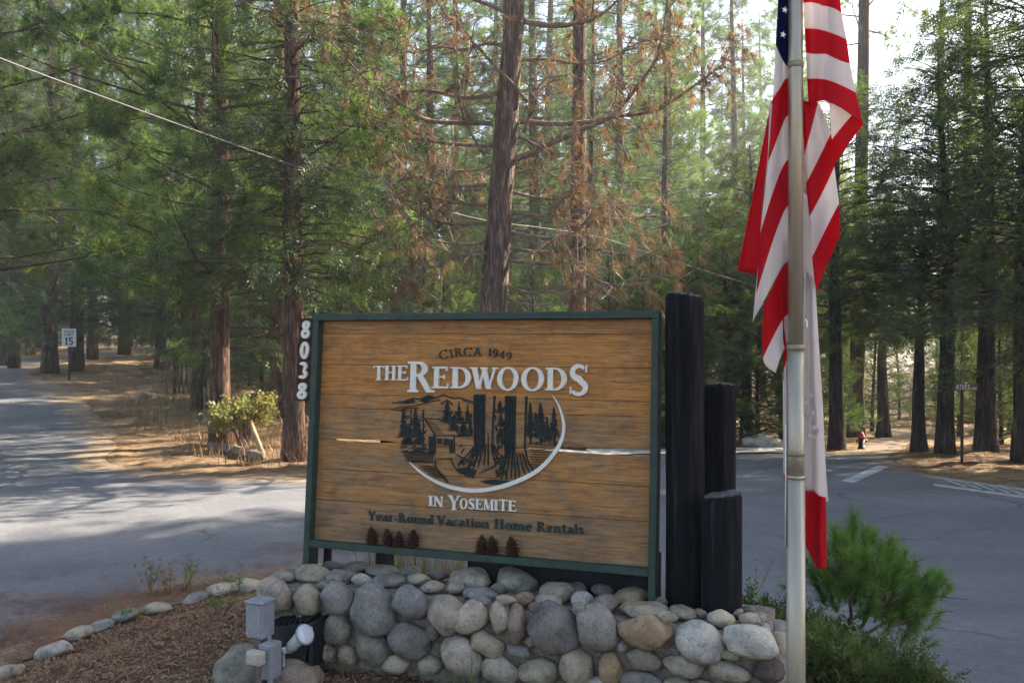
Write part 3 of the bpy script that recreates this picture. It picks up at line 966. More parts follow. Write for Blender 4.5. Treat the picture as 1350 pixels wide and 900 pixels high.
# ground hatching
for i in range(9):
    y = 462 + i * 9
    eline([(112 + i * 5, y), (220, y + rr_.uniform(-4, 4)), (345 - i * 2, y + rr_.uniform(-3, 6))], [4, 7, 4])
for i in range(7):
    y = 560 + i * 13
    eline([(235 + i * 16, y), (300 + i * 14, y + 4), (352 + i * 13, y + 6)], [5, 8, 3])
for i in range(9):
    y = 440 + i * 18
    eline([(1015 + (i % 3) * 8, y), (1080, y + 5), (1180 - i * 12, y + 2)], [4, 8, 3])
epoly([(490, 578), (560, 568), (640, 590), (620, 640), (560, 622), (505, 600)])
eline([(345, 520), (350, 580), (400, 640), (440, 680)], 6); eline([(455, 505), (480, 560), (520, 610), (620, 645)], 5)
eline([(350, 515), (450, 505)], 5)
epoly([(665, 668), (760, 655), (900, 668), (930, 660), (840, 690), (740, 694)])
for i in range(8): eline([(490 + i * 14, 480 + i * 6), (540 + i * 12, 500 + i * 9)], 7)
for i in range(22):
    x = rr_.uniform(530, 690); y = rr_.uniform(405, 560)
    eline([(x, y), (x - rr_.uniform(5, 25), y + rr_.uniform(15, 40))], rr_.uniform(4, 7))
for i in range(40):
    x = rr_.uniform(1000, 1215); y = rr_.uniform(190, 400)
    eline([(x, y), (x + rr_.uniform(-10, 14), y + rr_.uniform(14, 34))], rr_.uniform(6, 11))
for i in range(34):
    x = rr_.uniform(400, 615); y = rr_.uniform(170, 340)
    if x < 520 and y > 235 and y - 235 > (x - 400) * 0.2: continue
    eline([(x, y), (x + rr_.uniform(-8, 12), y + rr_.uniform(14, 30))], rr_.uniform(6, 11))
for i in range(26):
    x = rr_.uniform(772, 842); y = rr_.uniform(110, 500)
    eline([(x, y), (x + rr_.uniform(-8, 8), y + rr_.uniform(16, 34))], rr_.uniform(6, 11))
for i in range(22):
    x = rr_.uniform(100, 330); y = rr_.uniform(340, 470)
    eline([(x, y), (x + rr_.uniform(18, 44), y + rr_.uniform(-8, 8))], rr_.uniform(6, 10))
for i in range(14):
    x = rr_.uniform(780, 860); y = rr_.uniform(480, 640)
    eline([(x, y), (x - rr_.uniform(-4, 22), y + rr_.uniform(18, 40))], rr_.uniform(5, 9))
emb.build('emblem', M['carved_ink'], sign)
# white crescent round the emblem
cp = [(1185, 62, 3), (1222, 120, 9), (1248, 190, 15), (1264, 270, 20), (1256, 350, 23), (1222, 430, 26), (1160, 515, 28), (1080, 590, 30), (980, 648, 31), (860, 695, 31), (740, 725, 30), (640, 735, 29), (530, 726, 27), (420, 698, 24), (330, 658, 20), (250, 606, 15), (195, 560, 9), (165, 530, 3)]
def catmull(P, k=5):
    out = []
    n = len(P)
    for i in range(n - 1):
        p0, p1, p2, p3 = (np.array(P[max(0, min(n - 1, i + j))], float) for j in (-1, 0, 1, 2))
        for s in range(k):
            t = s / k
            out.append(0.5 * ((2 * p1) + (-p0 + p2) * t + (2 * p0 - 5 * p1 + 4 * p2 - p3) * t * t + (-p0 + 3 * p1 - 3 * p2 + p3) * t ** 3))
    out.append(np.array(P[-1], float))
    return out
cc = catmull(cp, 4)
outer, inner = [], []
for i, c in enumerate(cc):
    a = cc[max(0, i - 1)]; b = cc[min(len(cc) - 1, i + 1)]
    d = (b - a)[:2]; d = d / np.linalg.norm(d); nn = np.array([-d[1], d[0]])
    outer.append(E1(*(c[:2] + nn * c[2] / 2))); inner.append(E1(*(c[:2] - nn * c[2] / 2)))
V = []; F = []
for y in (WOOD_Y - 0.013, YB):
    for (a, b) in zip(outer, inner): V += [(a[0], y, a[1]), (b[0], y, b[1])]
n2 = len(outer) * 2
for i in range(len(outer) - 1):
    a, b, c, d = 2 * i, 2 * i + 1, 2 * i + 3, 2 * i + 2
    F += [(a, b, c, d), (a + n2, d + n2, c + n2, b + n2), (a, d, d + n2, a + n2), (b, b + n2, c + n2, c)]
cres = MB().add(V, F).build('crescent', M['white_paint'], sign)
bm = bmesh.new(); bm.from_mesh(cres.data); bmesh.ops.recalc_face_normals(bm, faces=bm.faces[:]); bm.to_mesh(cres.data); bm.free()

# ---------------------------------------------------------------- pine cones on the lower rail
M['cone'] = simple_mat('cone', (0.085, 0.042, 0.028), 0.8, 0.2, var=0.5, scale=60)
def cone_mesh(seed):
    rg = random.Random(seed)
    mb = MB()
    n = 62
    for i in range(n):
        t = i / n
        z = 0.004 + 0.078 * t
        rad = 0.032 * math.sin(math.pi * min(1, 0.16 + 0.84 * t) ** 0.8) ** 0.8 + 0.004
        a = i * 2.39996
        L = rad; w = 0.0105 * (0.6 + rad / 0.035)
        c, s = math.cos(a), math.sin(a)
        up = 0.006 - 0.010 * (1 - t)
        def P(r, q, zz): return (c * r - s * q, s * r + c * q, zz)
        mb.add([P(0.003, -w * .3, z), P(0.003, w * .3, z), P(L * .75, w * .6, z + up), P(L * rg.uniform(1.1, 1.4), 0, z + up * 1.7 + rg.uniform(-0.002, 0.006)), P(L * .75, -w * .6, z + up), P(L * .7, 0, z + up - 0.006)],
               [(0, 1, 2, 3, 4), (0, 5, 1), (1, 5, 2), (2, 5, 3), (3, 5, 4), (4, 5, 0)])
    mb.tube([(0, 0, 0.0), (0, 0, 0.04), (0, 0, 0.08)], [0.014, 0.012, 0.003], 6)
    return mb.mesh('pine_cone')
cone_me = [cone_mesh(1), cone_mesh(2)]
for m_ in cone_me: m_.materials.append(M['cone'])
cone_lab = ['leftmost pine cone on the sign\'s lower rail, standing apart', 'pine cone with a pale chip, second from left on the sign rail', 'third pine cone from left on the sign rail, touching its neighbours',
            'fourth pine cone from left, right end of the left cluster', 'left pine cone of the close pair under the dark green lettering', 'right pine cone of the close pair under the dark green lettering',
            'rightmost pine cone on the sign rail, standing alone']
for i, (px, py) in enumerate([(490, 716), (511, 719), (525.5, 718), (543, 719), (634, 728), (649, 729), (675.5, 732)]):
    x, z = sp(px, py, -0.0)
    o = bpy.data.objects.new('pine_cone', cone_me[i % 2])
    s = [1.0, 0.98, 0.9, 1.05, 0.98, 0.98, 1.08][i]
    wp = SMAT @ Vector((x, 0.003, 0.0003))
    o.location = wp; o.scale = (s * 0.82, s * 0.82, s); o.rotation_euler = (R(-4), R(random.uniform(-5, 5)), i * 1.3)
    link(o); tag(o, cone_lab[i], 'pine cone', 'pine cones along the sign rail')

# ---------------------------------------------------------------- three black posts
def log_post(px, d, dia, ztop, zbot, label, seed, lean=0.0):
    x = (px - 675) / FPX * d
    rg = random.Random(seed)
    mb = MB(); n = 48; r = dia / 2
    prof = [(q / 18, r * (1 - 0.02 * q / 18)) for q in range(19)]
    H = ztop - zbot
    rings = []
    for t, rad in prof: rings.append((zbot + (H - 0.028) * t, rad))
    rings += [(ztop - 0.008, r * 0.90), (ztop, r * 0.80), (ztop + 0.001, r * 0.35)]
    for z, rad in rings:
        for k in range(n):
            a = 2 * math.pi * k / n
            w = 1 + 0.05 * mnoise.noise(Vector((math.cos(a) * 1.2 + seed, math.sin(a) * 1.2, z * 1.6))) + 0.03 * mnoise.noise(Vector((math.cos(a) * 7, math.sin(a) * 7 + seed, z * 0.5)))
            tilt = (0.012 * math.cos(a + seed) + 0.008 * mnoise.noise(Vector((math.cos(a) * 4, math.sin(a) * 4, seed)))) if z > ztop - 0.03 else 0
            mb.v.append((math.cos(a) * rad * w + lean * (z - zbot), math.sin(a) * rad * w, z + tilt - zbot))
    for i in range(len(rings) - 1):
        for k in range(n):
            q = (k + 1) % n
            mb.f.append((i * n + k, i * n + q, (i + 1) * n + q, (i + 1) * n + k))
    e = (len(rings) - 1) * n
    mb.f.append(tuple(e + k for k in range(n)))
    o = mb.build('wooden_post', M['black_log'], None, True)
    o.location = (x, d, zbot)
    tag(o, label, 'post', 'black wooden posts beside the sign')
    return o
def log_mat():
    m, nt, out = new_mat('black_log')
    v = coords(nt, 'Object', (1, 1, 0.06))
    n = noise(nt, v, 30, 6, 0.7)
    g = nt.nodes.new("ShaderNodeNewGeometry")
    r = ramp(nt, n.outputs[0], [(0.35, (0.003, 0.003, 0.004)), (0.55, (0.009, 0.009, 0.011)), (0.72, (0.04, 0.038, 0.037))])
    sx = nt.nodes.new("ShaderNodeSeparateXYZ"); nt.links.new(g.outputs['Normal'], sx.inputs[0])
    top = ramp(nt, sx.outputs[2], [(0.5, (0, 0, 0)), (0.85, (1, 1, 1))])
    c = mixc(nt, top.outputs[0], r.outputs[0], (0.12, 0.11, 0.105))     # cut tops, skylight on them painted as a lighter tone
    bsdf(nt, out, c, 0.75, 0.14, 0, n.outputs[0], 1.0, 0.02)
    return m
M['black_log'] = log_mat()
log_post(903, 3.86, 0.170, 1.6 + 62 / FPX * 3.86, 0.2, 'tallest black post, standing against the sign\'s right edge', 3)
log_post(948.5, 3.98, 0.150, 1.6 - 57 / FPX * 3.98, 0.2, 'middle-height black post behind the shortest black post', 8)
log_post(951.5, 3.72, 0.172, 1.6 - 200 / FPX * 3.72, 0.2, 'shortest black post, front of the three', 13)

# ================================================================== STONE WALL
WU = Vector((SU.x, SU.y, 0)).normalized()
WN = Vector((WU.y, -WU.x, 0))                  # towards the viewer
if WN.y > 0: WN = -WN
WP = Vector((SO.x, SO.y, 0)) + WN * 0.29       # a point on the front plane
TOPZ = 0.455

def stone_mat():
    m, nt, out = new_mat('river_stone')
    oi = nt.nodes.new("ShaderNodeObjectInfo")
    v = pos_coords(nt)
    n1 = noise(nt, v, 13, 7, 0.7)
    n2 = noise(nt, v, 95, 4, 0.75)
    n3 = noise(nt, v, 5.0, 4, 0.5)
    a = mixc(nt, 1.0, oi.outputs['Color'], ramp(nt, n1.outputs[0], [(0.28, (0.42, 0.41, 0.40)), (0.5, (1, 1, 1)), (0.72, (1.4, 1.36, 1.28))]).outputs[0], 'MULTIPLY')
    sp_ = ramp(nt, n2.outputs[0], [(0.32, (0.30, 0.30, 0.31)), (0.45, (0.95, 0.95, 0.95)), (0.58, (1, 1, 1)), (0.68, (1.6, 1.6, 1.55))]).outputs[0]
    c = mixc(nt, 0.8, a, sp_, 'MULTIPLY')
    rust = ramp(nt, n3.outputs[0], [(0.60, (0, 0, 0)), (0.72, (0.45, 0.45, 0.45))]).outputs[0]
    c = mixc(nt, rust, c, (0.27, 0.165, 0.085))
    bsdf(nt, out, c, 0.88, 0.2, 0, mixc(nt, 0.45, n1.outputs[0], n2.outputs[0]), 0.85, 0.02)
    return m
M['stone'] = stone_mat()
M['mortar'] = simple_mat('mortar', (0.21, 0.175, 0.135), 0.95, 0.1, var=0.4, scale=40, bstr=0.7, bdist=0.015)

def rock_mesh(seed, rough=0.16, flat=0.25, sub=3):
    rg = random.Random(seed)
    bm = bmesh.new()
    bmesh.ops.create_icosphere(bm, subdivisions=sub, radius=1)
    off = Vector((rg.uniform(0, 50), rg.uniform(0, 50), rg.uniform(0, 50)))
    planes = [(Vector((rg.gauss(0, 1), rg.gauss(0, 1), rg.gauss(0, 1))).normalized(), rg.uniform(0.66, 0.92)) for _ in range(6)]
    for v in bm.verts:
        d = v.co.normalized()
        r = 1 + rough * mnoise.noise(d * 0.9 + off) + rough * 0.5 * mnoise.noise(d * 2.1 + off) + rough * 0.12 * mnoise.noise(d * 6 + off)
        p = d * r
        for nn, lim in planes:
            e = p.dot(nn) - lim
            if e > 0: p -= nn * e * (1 - flat if rg else 1) * 0.75
        v.co = p
    me = bpy.data.meshes.new('stone')
    bm.to_mesh(me); bm.free()
    for p in me.polygons: p.use_smooth = True
    me.materials.append(M['stone'])
    return me
ROCKS = [rock_mesh(100 + i, 0.26, 0.05) for i in range(22)]

TINT = {'t': (0.36, 0.30, 0.215), 'g': (0.275, 0.245, 0.205), 'b': (0.25, 0.236, 0.215), 'd': (0.21, 0.184, 0.155), 'l': (0.42, 0.355, 0.265), 'w': (0.50, 0.45, 0.38),
        'o': (0.40, 0.28, 0.17), 'p': (0.27, 0.20, 0.155), 'e': (0.27, 0.245, 0.18), 'k': (0.13, 0.10, 0.085)}
def tint(k, rg):
    c = TINT[k]; f = rg.uniform(0.9, 1.12)
    return (c[0] * f, c[1] * f * rg.uniform(.98, 1.02), c[2] * f * rg.uniform(.95, 1.05), 1)

wall = empty('stone_wall', (WP.x, WP.y, 0.0))
tag(wall, 'low wall of rounded river stones in mortar under the sign', 'stone wall')
YAW = math.atan2(WU.y, WU.x)
srg = random.Random(3)
def place_stone(c, rx, ry, rz, ang, k, parent=None, name='stone', rock=None):
    o = bpy.data.objects.new(name, ROCKS[srg.randrange(len(ROCKS))] if rock is None else rock)
    M3 = Matrix.Rotation(YAW, 4, 'Z') @ Matrix.Rotation(R(-ang), 4, 'Y')
    o.rotation_euler = M3.to_euler()
    o.scale = (rx, ry, rz)
    base = Vector(parent.location) if parent else Vector((0, 0, 0))
    o.location = Vector(c) - base
    o.color = tint(k, srg)
    link(o, parent)
    return o
def wall_hit(px, py, back=0.0):
    d = Vector(((px - 675) / FPX, 1, -(py - 450) / FPX))
    P0 = WP - WN * back
    t = (P0 - Vector((EYE.x, EYE.y, 0))).dot(WN) / Vector((d.x, d.y, 0)).dot(WN)
    return EYE + d * t

FRONT = [(363, 783, 24, 24, -20, 't'), (405, 789, 18, 19, 0, 't'), (445, 786, 22, 20, 0, 'g'), (491, 802, 28, 33, 20, 'b'), (540, 793, 24, 23, 0, 'b'),
         (445, 828, 21, 19, 10, 'g'), (492, 853, 25, 19, -20, 'e'), (542, 841, 29, 23, -8, 'd'), (524, 874, 21, 11, 8, 'l'), (430, 859, 13, 13, 0, 't'), (458, 862, 14, 13, 0, 't'),
         (566, 876, 17, 13, 12, 't'), (589, 808, 24, 26, 15, 't'), (623, 815, 18, 25, -28, 'l'), (659, 813, 14, 21, 4, 't'), (682, 820, 12, 26, -3, 'p'), (642, 847, 25, 15, -18, 't'),
         (685, 857, 18, 9, -4, 'g'), (610, 866, 24, 29, 35, 'l'), (661, 882, 25, 18, 0, 'l'), (712, 884, 26, 18, 0, 't'), (729, 830, 33, 32, 20, 'd'), (760, 879, 24, 26, 10, 'l'),
         (789, 827, 30, 32, 0, 'g'), (854, 830, 35, 20, -4, 'o'), (925, 846, 32, 24, -25, 'w'), (992, 845, 34, 20, -12, 'w'), (848, 869, 24, 14, -4, 'e'), (901, 877, 28, 15, -10, 'l'),
         (959, 884, 28, 13, -6, 'l'), (1015, 881, 20, 16, 0, 'k'), (806, 880, 15, 23, -6, 'o'), (845, 895, 26, 13, 0, 'b'), (787, 902, 19, 10, 0, 'w'), (893, 903, 20, 11, 0, 't'),
         (926, 904, 17, 11, 0, 'p'), (975, 909, 22, 12, 0, 'g'), (700, 916, 26, 15, 0, 't'), (745, 920, 24, 14, 0, 'g'), (815, 918, 22, 13, 0, 'd'), (862, 924, 26, 14, 0, 'l'), (925, 928, 26, 14, 0, 'e'),
         (985, 934, 28, 14, 0, 't'), (570, 832, 9, 12, 0, 'd'), (765, 800, 10, 8, 0, 'g'), (890, 856, 9, 7, 0, 'd'), (420, 826, 9, 12, 0, 'd'), (400, 824, 16, 14, 0, 'g'), (385, 850, 20, 14, 0, 't'),
         (470, 810, 7, 8, 0, 'g'), (518, 822, 7, 8, 0, 'd'), (700, 845, 7, 6, 0, 't'), (820, 852, 8, 7, 0, 'g'), (960, 862, 14, 7, 0, 'e'), (880, 812, 12, 8, 0, 'l'), (590, 850, 7, 10, 0, 'd'),
         (635, 790, 14, 6, 0, 'b'), (667, 789, 12, 6, 0, 't'), (705, 800, 9, 7, 0, 'p')]
for (px, py, a, b, ang, k) in FRONT:
    p = wall_hit(px, py)
    s = p.y / FPX
    rx, rz = a * s * 1.06, b * s * 1.04
    rd = 0.62 * min(rx, rz) + 0.25 * max(rx, rz)
    big = min(1.0, a * b / 700)
    c = p + WN * (0.012 + 0.03 * big) - WN * rd * 0.45
    place_stone(c, rx * 1.04, rd, rz * 1.04, ang, k, wall)
TOP = [(411, 756, 24, 13, 0, 't'), (448, 760, 20, 10, 0, 'g'), (477, 764, 13, 10, 0, 'l'), (506, 752, 22, 9, 0, 'g'), (513, 765, 23, 9, 0, 'g'), (550, 763, 15, 8, 0, 'l'), (470, 748, 19, 8, 0, 'd'), (374, 758, 15, 7, 0, 'g'),
       (570, 774, 16, 8, 0, 'l'), (621, 765, 29, 16, 0, 'l'), (680, 768, 30, 21, -14, 'e'), (634, 782, 22, 10, 0, 'b'), (734, 781, 24, 14, 0, 't'), (723, 791, 17, 9, 0, 'l'), (689, 789, 17, 8, 0, 'o'), (768, 789, 15, 9, 0, 'w'),
       (578, 757, 14, 8, 0, 'd'), (797, 796, 19, 13, 0, 'g'), (833, 785, 23, 10, 8, 'o'), (831, 800, 13, 8, 0, 'o'), (852, 803, 27, 8, 0, 't'), (902, 807, 20, 9, 0, 'e'), (949, 816, 19, 11, 0, 'l'), (989, 817, 14, 9, 0, 'l'),
       (988, 804, 9, 5, 0, 'g'), (1009, 826, 7, 6, 0, 'w'), (600, 775, 12, 8, 0, 't'), (655, 776, 10, 7, 0, 'd'), (540, 776, 11, 6, 0, 'b'), (495, 776, 12, 6, 0, 'g'), (430, 770, 12, 6, 0, 'g'), (759, 777, 16, 9, 0, 'd'), (795, 778, 15, 9, 0, 'd'),
       (540, 754, 16, 8, 0, 'd'), (870, 793, 10, 6, 0, 'd'), (922, 808, 9, 5, 0, 'p'), (970, 806, 10, 6, 0, 'g'), (392, 748, 12, 6, 0, 'g'), (437, 745, 14, 7, 0, 'd'), (1003, 813, 9, 6, 0, 'g')]
for (px, py, a, b, ang, k) in TOP:
    d = (EYE.z - TOPZ - 0.01) * FPX / (py - 450)
    p = ray(px, py, d)
    s = p.y / FPX
    rx, rz = a * s * 1.06, max(0.02, b * s * 1.0)
    place_stone(p, rx, min(rx, 0.10), rz, ang, k, wall)
# random fill of the hidden left end and right end returns
for i in range(16):
    t = srg.random()
    e = wall_hit(1022, 850) - WN * (0.06 + 0.5 * t) + WU * 0.0
    place_stone((e.x, e.y, 0.12 + 0.3 * srg.random()), 0.06 * srg.uniform(.8, 1.3), 0.08, 0.06 * srg.uniform(.8, 1.2), 0, srg.choice('tglb'), wall)
for i in range(12):
    t = srg.random()
    e = wall_hit(352, 790) - WN * (0.10 + 0.4 * t)
    place_stone((e.x, e.y, 0.12 + 0.27 * srg.random()), 0.07, 0.09, 0.06 * srg.uniform(.8, 1.2), 0, srg.choice('tgl'), wall)
# mortar core with a lumpy face
def wall_core():
    a = wall_hit(352, 800); b = wall_hit(1016, 800)
    L = (Vector((b.x, b.y)) - Vector((a.x, a.y))).length
    nx, nz = 90, 18
    V = []; F = []
    prof = [(0.0, -0.1), (0.0, 0.05), (0.0, 0.15), (0.0, 0.25), (0.0, 0.33), (0.0, 0.39), (0.02, TOPZ - 0.03), (0.06, TOPZ - 0.018), (0.14, TOPZ - 0.015), (0.22, TOPZ - 0.015), (0.32, TOPZ - 0.02), (0.42, TOPZ - 0.025), (0.52, TOPZ - 0.05), (0.56, 0.3), (0.57, -0.1)]
    for i in range(nx + 1):
        x = L * i / nx
        q = Vector((a.x, a.y, 0)) + WU * x - WN * 0.018
        for (bk, z) in prof:
            w = q - WN * bk + Vector((0, 0, z))
            d = mnoise.noise(w * 9) * 0.018 + mnoise.noise(w * 25) * 0.007
            w = w + WN * (d if bk < 0.02 else 0) + Vector((0, 0, d if bk > 0.02 else 0))
            V.append(tuple(w - Vector(wall.location)))
    n = len(prof)
    for i in range(nx):
        for j in range(n - 1):
            F.append((i * n + j, (i + 1) * n + j, (i + 1) * n + j + 1, i * n + j + 1))
    F.append(tuple(range(n))); F.append(tuple(nx * n + j for j in reversed(range(n))))
    o = MB().add(V, F).build('mortar_core', M['mortar'], wall, True)
    bm = bmesh.new(); bm.from_mesh(o.data); bmesh.ops.recalc_face_normals(bm, faces=bm.faces[:]); bm.to_mesh(o.data); bm.free()
wall_core()

# edging stones of the bed
el = ['cut-off grey edging stone at the picture\'s left border', 'long white edging stone nearest the camera on the left', 'short pale edging stone right after the long white one', 'flat grey edging stone, third from the long white one', 'low grey edging stone half buried before the weeds',
      'pale edging stone under the dry weeds', 'small dark edging stone just right of the weeds', 'larger rounded pale edging stone, third before the wall', 'rounded pale edging stone, second before the wall', 'small pale edging stone touching the wall\'s left end']
for i, (px, py, a, b, ang, k) in enumerate([(6, 866, 13, 7, 15, 'l'), (70, 838, 21, 8, 17, 'w'), (103, 815, 14, 6, 14, 'l'), (131, 807, 13, 5, 10, 'b'), (163, 795, 17, 6, 14, 'b'), (206, 785, 15, 6, 5, 'l'), (258, 772, 10, 5, 5, 'b'), (293, 762, 18, 7, 5, 'l'), (324, 758, 16, 7, 0, 'l'), (352, 756, 11, 5, 0, 'l')]):
    x, y = px_on(px, py + b * 0.5, lambda a_, b_: -0.08)
    s = y / FPX
    z = gz(x, y)
    o = place_stone((x, y, z + b * s * 0.9), a * s * 1.35, 0.10, b * s * 1.45, ang, k, None, 'edging_stone')
    tag(o, el[i], 'stone', 'stones edging the planted bed')
# boulders in the foreground
BR = [rock_mesh(300 + i, 0.22, 0.2, 4) for i in range(3)]
for o in BR: o.name = 'boulder'
o = place_stone((-1.21, 3.98, 0.09), 0.155, 0.16, 0.135, 8, 'e', None, 'boulder', BR[0]); tag(o, 'grey-green boulder behind the small outlet box post', 'boulder')
o = place_stone((-0.985, 3.93, 0.075), 0.15, 0.13, 0.125, -6, 'p', None, 'boulder', BR[1]); tag(o, 'pinkish brown boulder in front of the black floodlight', 'boulder')

# ================================================================== ELECTRICAL BOXES AND LAMPS
M['grey_metal'] = simple_mat('grey_metal', (0.30, 0.31, 0.325), 0.5, 0.4, 0.3, var=0.15, scale=25)
M['beige_plastic'] = simple_mat('beige_plastic', (0.42, 0.38, 0.30), 0.6, 0.3, var=0.15, scale=30)
M['black_metal'] = simple_mat('black_metal', (0.012, 0.012, 0.014), 0.5, 0.4, var=0.3, scale=30)
M['white_metal'] = simple_mat('white_metal', (0.58, 0.58, 0.57), 0.45, 0.4, var=0.1, scale=30)
M['weathered_wood'] = simple_mat('weathered_wood', (0.16, 0.13, 0.105), 0.9, 0.1, var=0.4, scale=18)
M['lens'] = simple_mat('lens', (0.50, 0.52, 0.54), 0.12, 0.6, var=0.05, scale=50)

def at_obj(name, label, cat, loc, rz=0):
    e = empty(name, loc, rz); tag(e, label, cat); return e
D = 3.86
p = ray(344, 838, D)
gb = at_obj('meter_box', 'upper grey metal electrical box on a short wooden post', 'electrical box', (p.x, p.y, gz(p.x, p.y)), R(-24))
zb_ = p.z - gb.location.z
bb = MB().box(-0.052, 0.040, -0.040, 0.045, zb_, zb_ + 0.15).build('box_body', M['grey_metal'], gb, bevel=0.004)
MB().box(-0.056, 0.044, -0.046, 0.050, zb_ + 0.151, zb_ + 0.163).build('lid', M['grey_metal'], gb, bevel=0.003)
MB().box(-0.046, 0.034, -0.0455, -0.041, zb_ + 0.012, zb_ + 0.14).build('cover_plate', M['grey_metal'], bb, bevel=0.0015)
MB().box(-0.030, 0.012, -0.018, 0.018, -0.1, zb_ - 0.001).build('post', M['weathered_wood'], gb, bevel=0.003)
for sx_ in (-0.040, 0.028):
    for sz_ in (0.022, 0.130):
        MB().tube([(sx_, -0.0456, zb_ + sz_), (sx_, -0.0480, zb_ + sz_)], [0.0032, 0.0028], 8).build('screw', M['white_metal'], bb, True)
MB().tube([(0.028, 0.02, zb_ + 0.001), (0.030, 0.02, zb_ - 0.06), (0.034, 0.02, -0.1)], 0.010, 10).build('conduit', M['grey_metal'], gb, True)
p = ray(358, 882, D - 0.05)
gb = at_obj('junction_box', 'lower narrow grey electrical box right of the wooden post', 'electrical box', (p.x, p.y, gz(p.x, p.y)), R(-24))
bb = MB().box(-0.030, 0.032, -0.05, 0.03, 0.055, 0.205).build('box_body', M['grey_metal'], gb, bevel=0.003)
MB().box(-0.024, 0.026, -0.0555, -0.051, 0.066, 0.194).build('cover_plate', M['grey_metal'], bb, bevel=0.0015)
MB().tube([(0, -0.01, -0.1), (0, -0.01, 0.056)], 0.011, 10).build('conduit', M['grey_metal'], gb, True)
p = ray(338, 875, D - 0.13)
gb = at_obj('outlet_box', 'small beige outlet box on a thin stake in front', 'electrical box', (p.x, p.y, gz(p.x, p.y)), R(-24))
zz = p.z - gb.location.z
bb = MB().box(-0.04, 0.034, -0.022, 0.02, zz, zz + 0.056).build('box_body', M['beige_plastic'], gb, bevel=0.003)
MB().box(-0.034, 0.028, -0.026, -0.0225, zz + 0.006, zz + 0.050).build('cover_plate', M['beige_plastic'], bb, bevel=0.0015)
MB().box(0.004, 0.020, -0.010, 0.012, -0.1, zz - 0.001).build('stake', M['weathered_wood'], gb, bevel=0.002)
# floodlight: ribbed black housing aimed at the sign
p = ray(392, 866, 4.02)
fl = at_obj('floodlight', 'black ribbed floodlight lying on the ground before the wall', 'floodlight', (p.x, p.y, gz(p.x, p.y) + 0.0), R(-20))
z0 = p.z - fl.location.z - 0.01
mb = MB()
A = [(-0.135, 0.075), (0.085, 0.055), (0.12, 0.0), (0.105, -0.0)]
mb.add([(-0.13, -0.075, z0 + 0.03), (0.10, -0.10, z0), (0.10, 0.08, z0), (-0.13, 0.06, z0 + 0.03), (-0.12, -0.06, z0 + 0.16), (0.125, -0.075, z0 + 0.20), (0.125, 0.08, z0 + 0.20), (-0.12, 0.06, z0 + 0.16)],
       [(0, 3, 2, 1), (4, 5, 6, 7), (0, 1, 5, 4), (1, 2, 6, 5), (2, 3, 7, 6), (3, 0, 4, 7)])
hs_ = mb.build('housing', M['black_metal'], fl, bevel=0.008, bseg=2)
for i in range(8):
    t = i / 7
    x = -0.112 + 0.2 * t
    zt = z0 + 0.16 + 0.037 * t
    MB().box(x - 0.005, x + 0.005, -0.068, 0.07, zt - 0.004, zt + 0.014).build('cooling_fin', M['black_metal'], hs_, bevel=0.002)
MB().box(0.112, 0.136, -0.09, 0.09, z0 + 0.0, z0 + 0.205).build('bezel', M['black_metal'], fl, bevel=0.006)
MB().box(0.10, 0.142, -0.10, -0.091, z0 + 0.175, z0 + 0.195).build('latch', M['white_metal'], fl, bevel=0.003)
MB().box(-0.02, 0.03, -0.02, 0.02, -0.1, z0 + 0.01).build('mounting_foot', M['black_metal'], fl, bevel=0.004)
# white spot lamp in front of it
p = ray(379, 860, 3.86)
sl = at_obj('spot_lamp', 'small white spot lamp with a round glass face tilted up', 'spot lamp', (p.x, p.y, gz(p.x, p.y)), 0)
z1 = p.z - sl.location.z
ax = Vector((0.085, -0.02, 0.095)).normalized()
b0 = Vector((0.005, 0, z1 + 0.012))
MB().tube([b0 - ax * 0.0, b0 + ax * 0.02, b0 + ax * 0.022, b0 + ax * 0.085, b0 + ax * 0.092], [0.019, 0.021, 0.026, 0.028, 0.031], 20).build('lamp_body', M['white_metal'], sl, True)
fax = Vector((0.075, -0.055, 0.05)).normalized()
q = b0 + ax * 0.088
rim_ = MB().tube([q, q + fax * 0.014, q + fax * 0.03, q + fax * 0.034], [0.030, 0.040, 0.047, 0.046], 26).build('bulb_rim', M['grey_metal'], sl, True)
MB().tube([q + fax * 0.0345, q + fax * 0.037, q + fax * 0.040, q + fax * 0.041], [0.043, 0.041, 0.03, 0.008], 26).build('lens', M['lens'], rim_, True)
MB().tube([(-0.03, 0.0, z1 + 0.008), (0.006, 0, z1 + 0.014)], [0.012, 0.016], 14).build('knuckle', M['white_metal'], sl, True)
MB().tube([(-0.018, 0.0, -0.06), (-0.018, 0.0, z1 + 0.012)], 0.008, 10).build('stem', M['grey_metal'], sl, True)

# ================================================================== FLAGPOLE AND FLAGS
PD = 3.0
PX = (1049 - 675) / FPX * PD
def pole_mat():
    m, nt, out = new_mat('pole_metal')
    n = noise(nt, coords(nt, 'Object', (1, 1, 0.1)), 30, 4)
    r = ramp(nt, n.outputs[0], [(0.3, (0.33, 0.29, 0.22)), (0.7, (0.42, 0.38, 0.30))])
    bsdf(nt, out, r.outputs[0], 0.42, 0.5, 0.55, n.outputs[0], 0.05, 0.002)
    return m
M['pole'] = pole_mat()
M['brass'] = simple_mat('brass', (0.27, 0.22, 0.13), 0.5, 0.4, 0.4, var=0.2)
pole = empty('flagpole', (PX, PD, gz(PX, PD))); tag(pole, 'tall metal flagpole standing right of the black posts', 'flagpole')
pz = lambda py: EYE.z - (py - 450) / FPX * PD - pole.location.z
MB().tube([(0, 0, -0.2), (0, 0, pz(900)), (0, 0, pz(628))], [0.0325, 0.032, 0.0315], 24).build('lower_tube', M['pole'], pole, True)
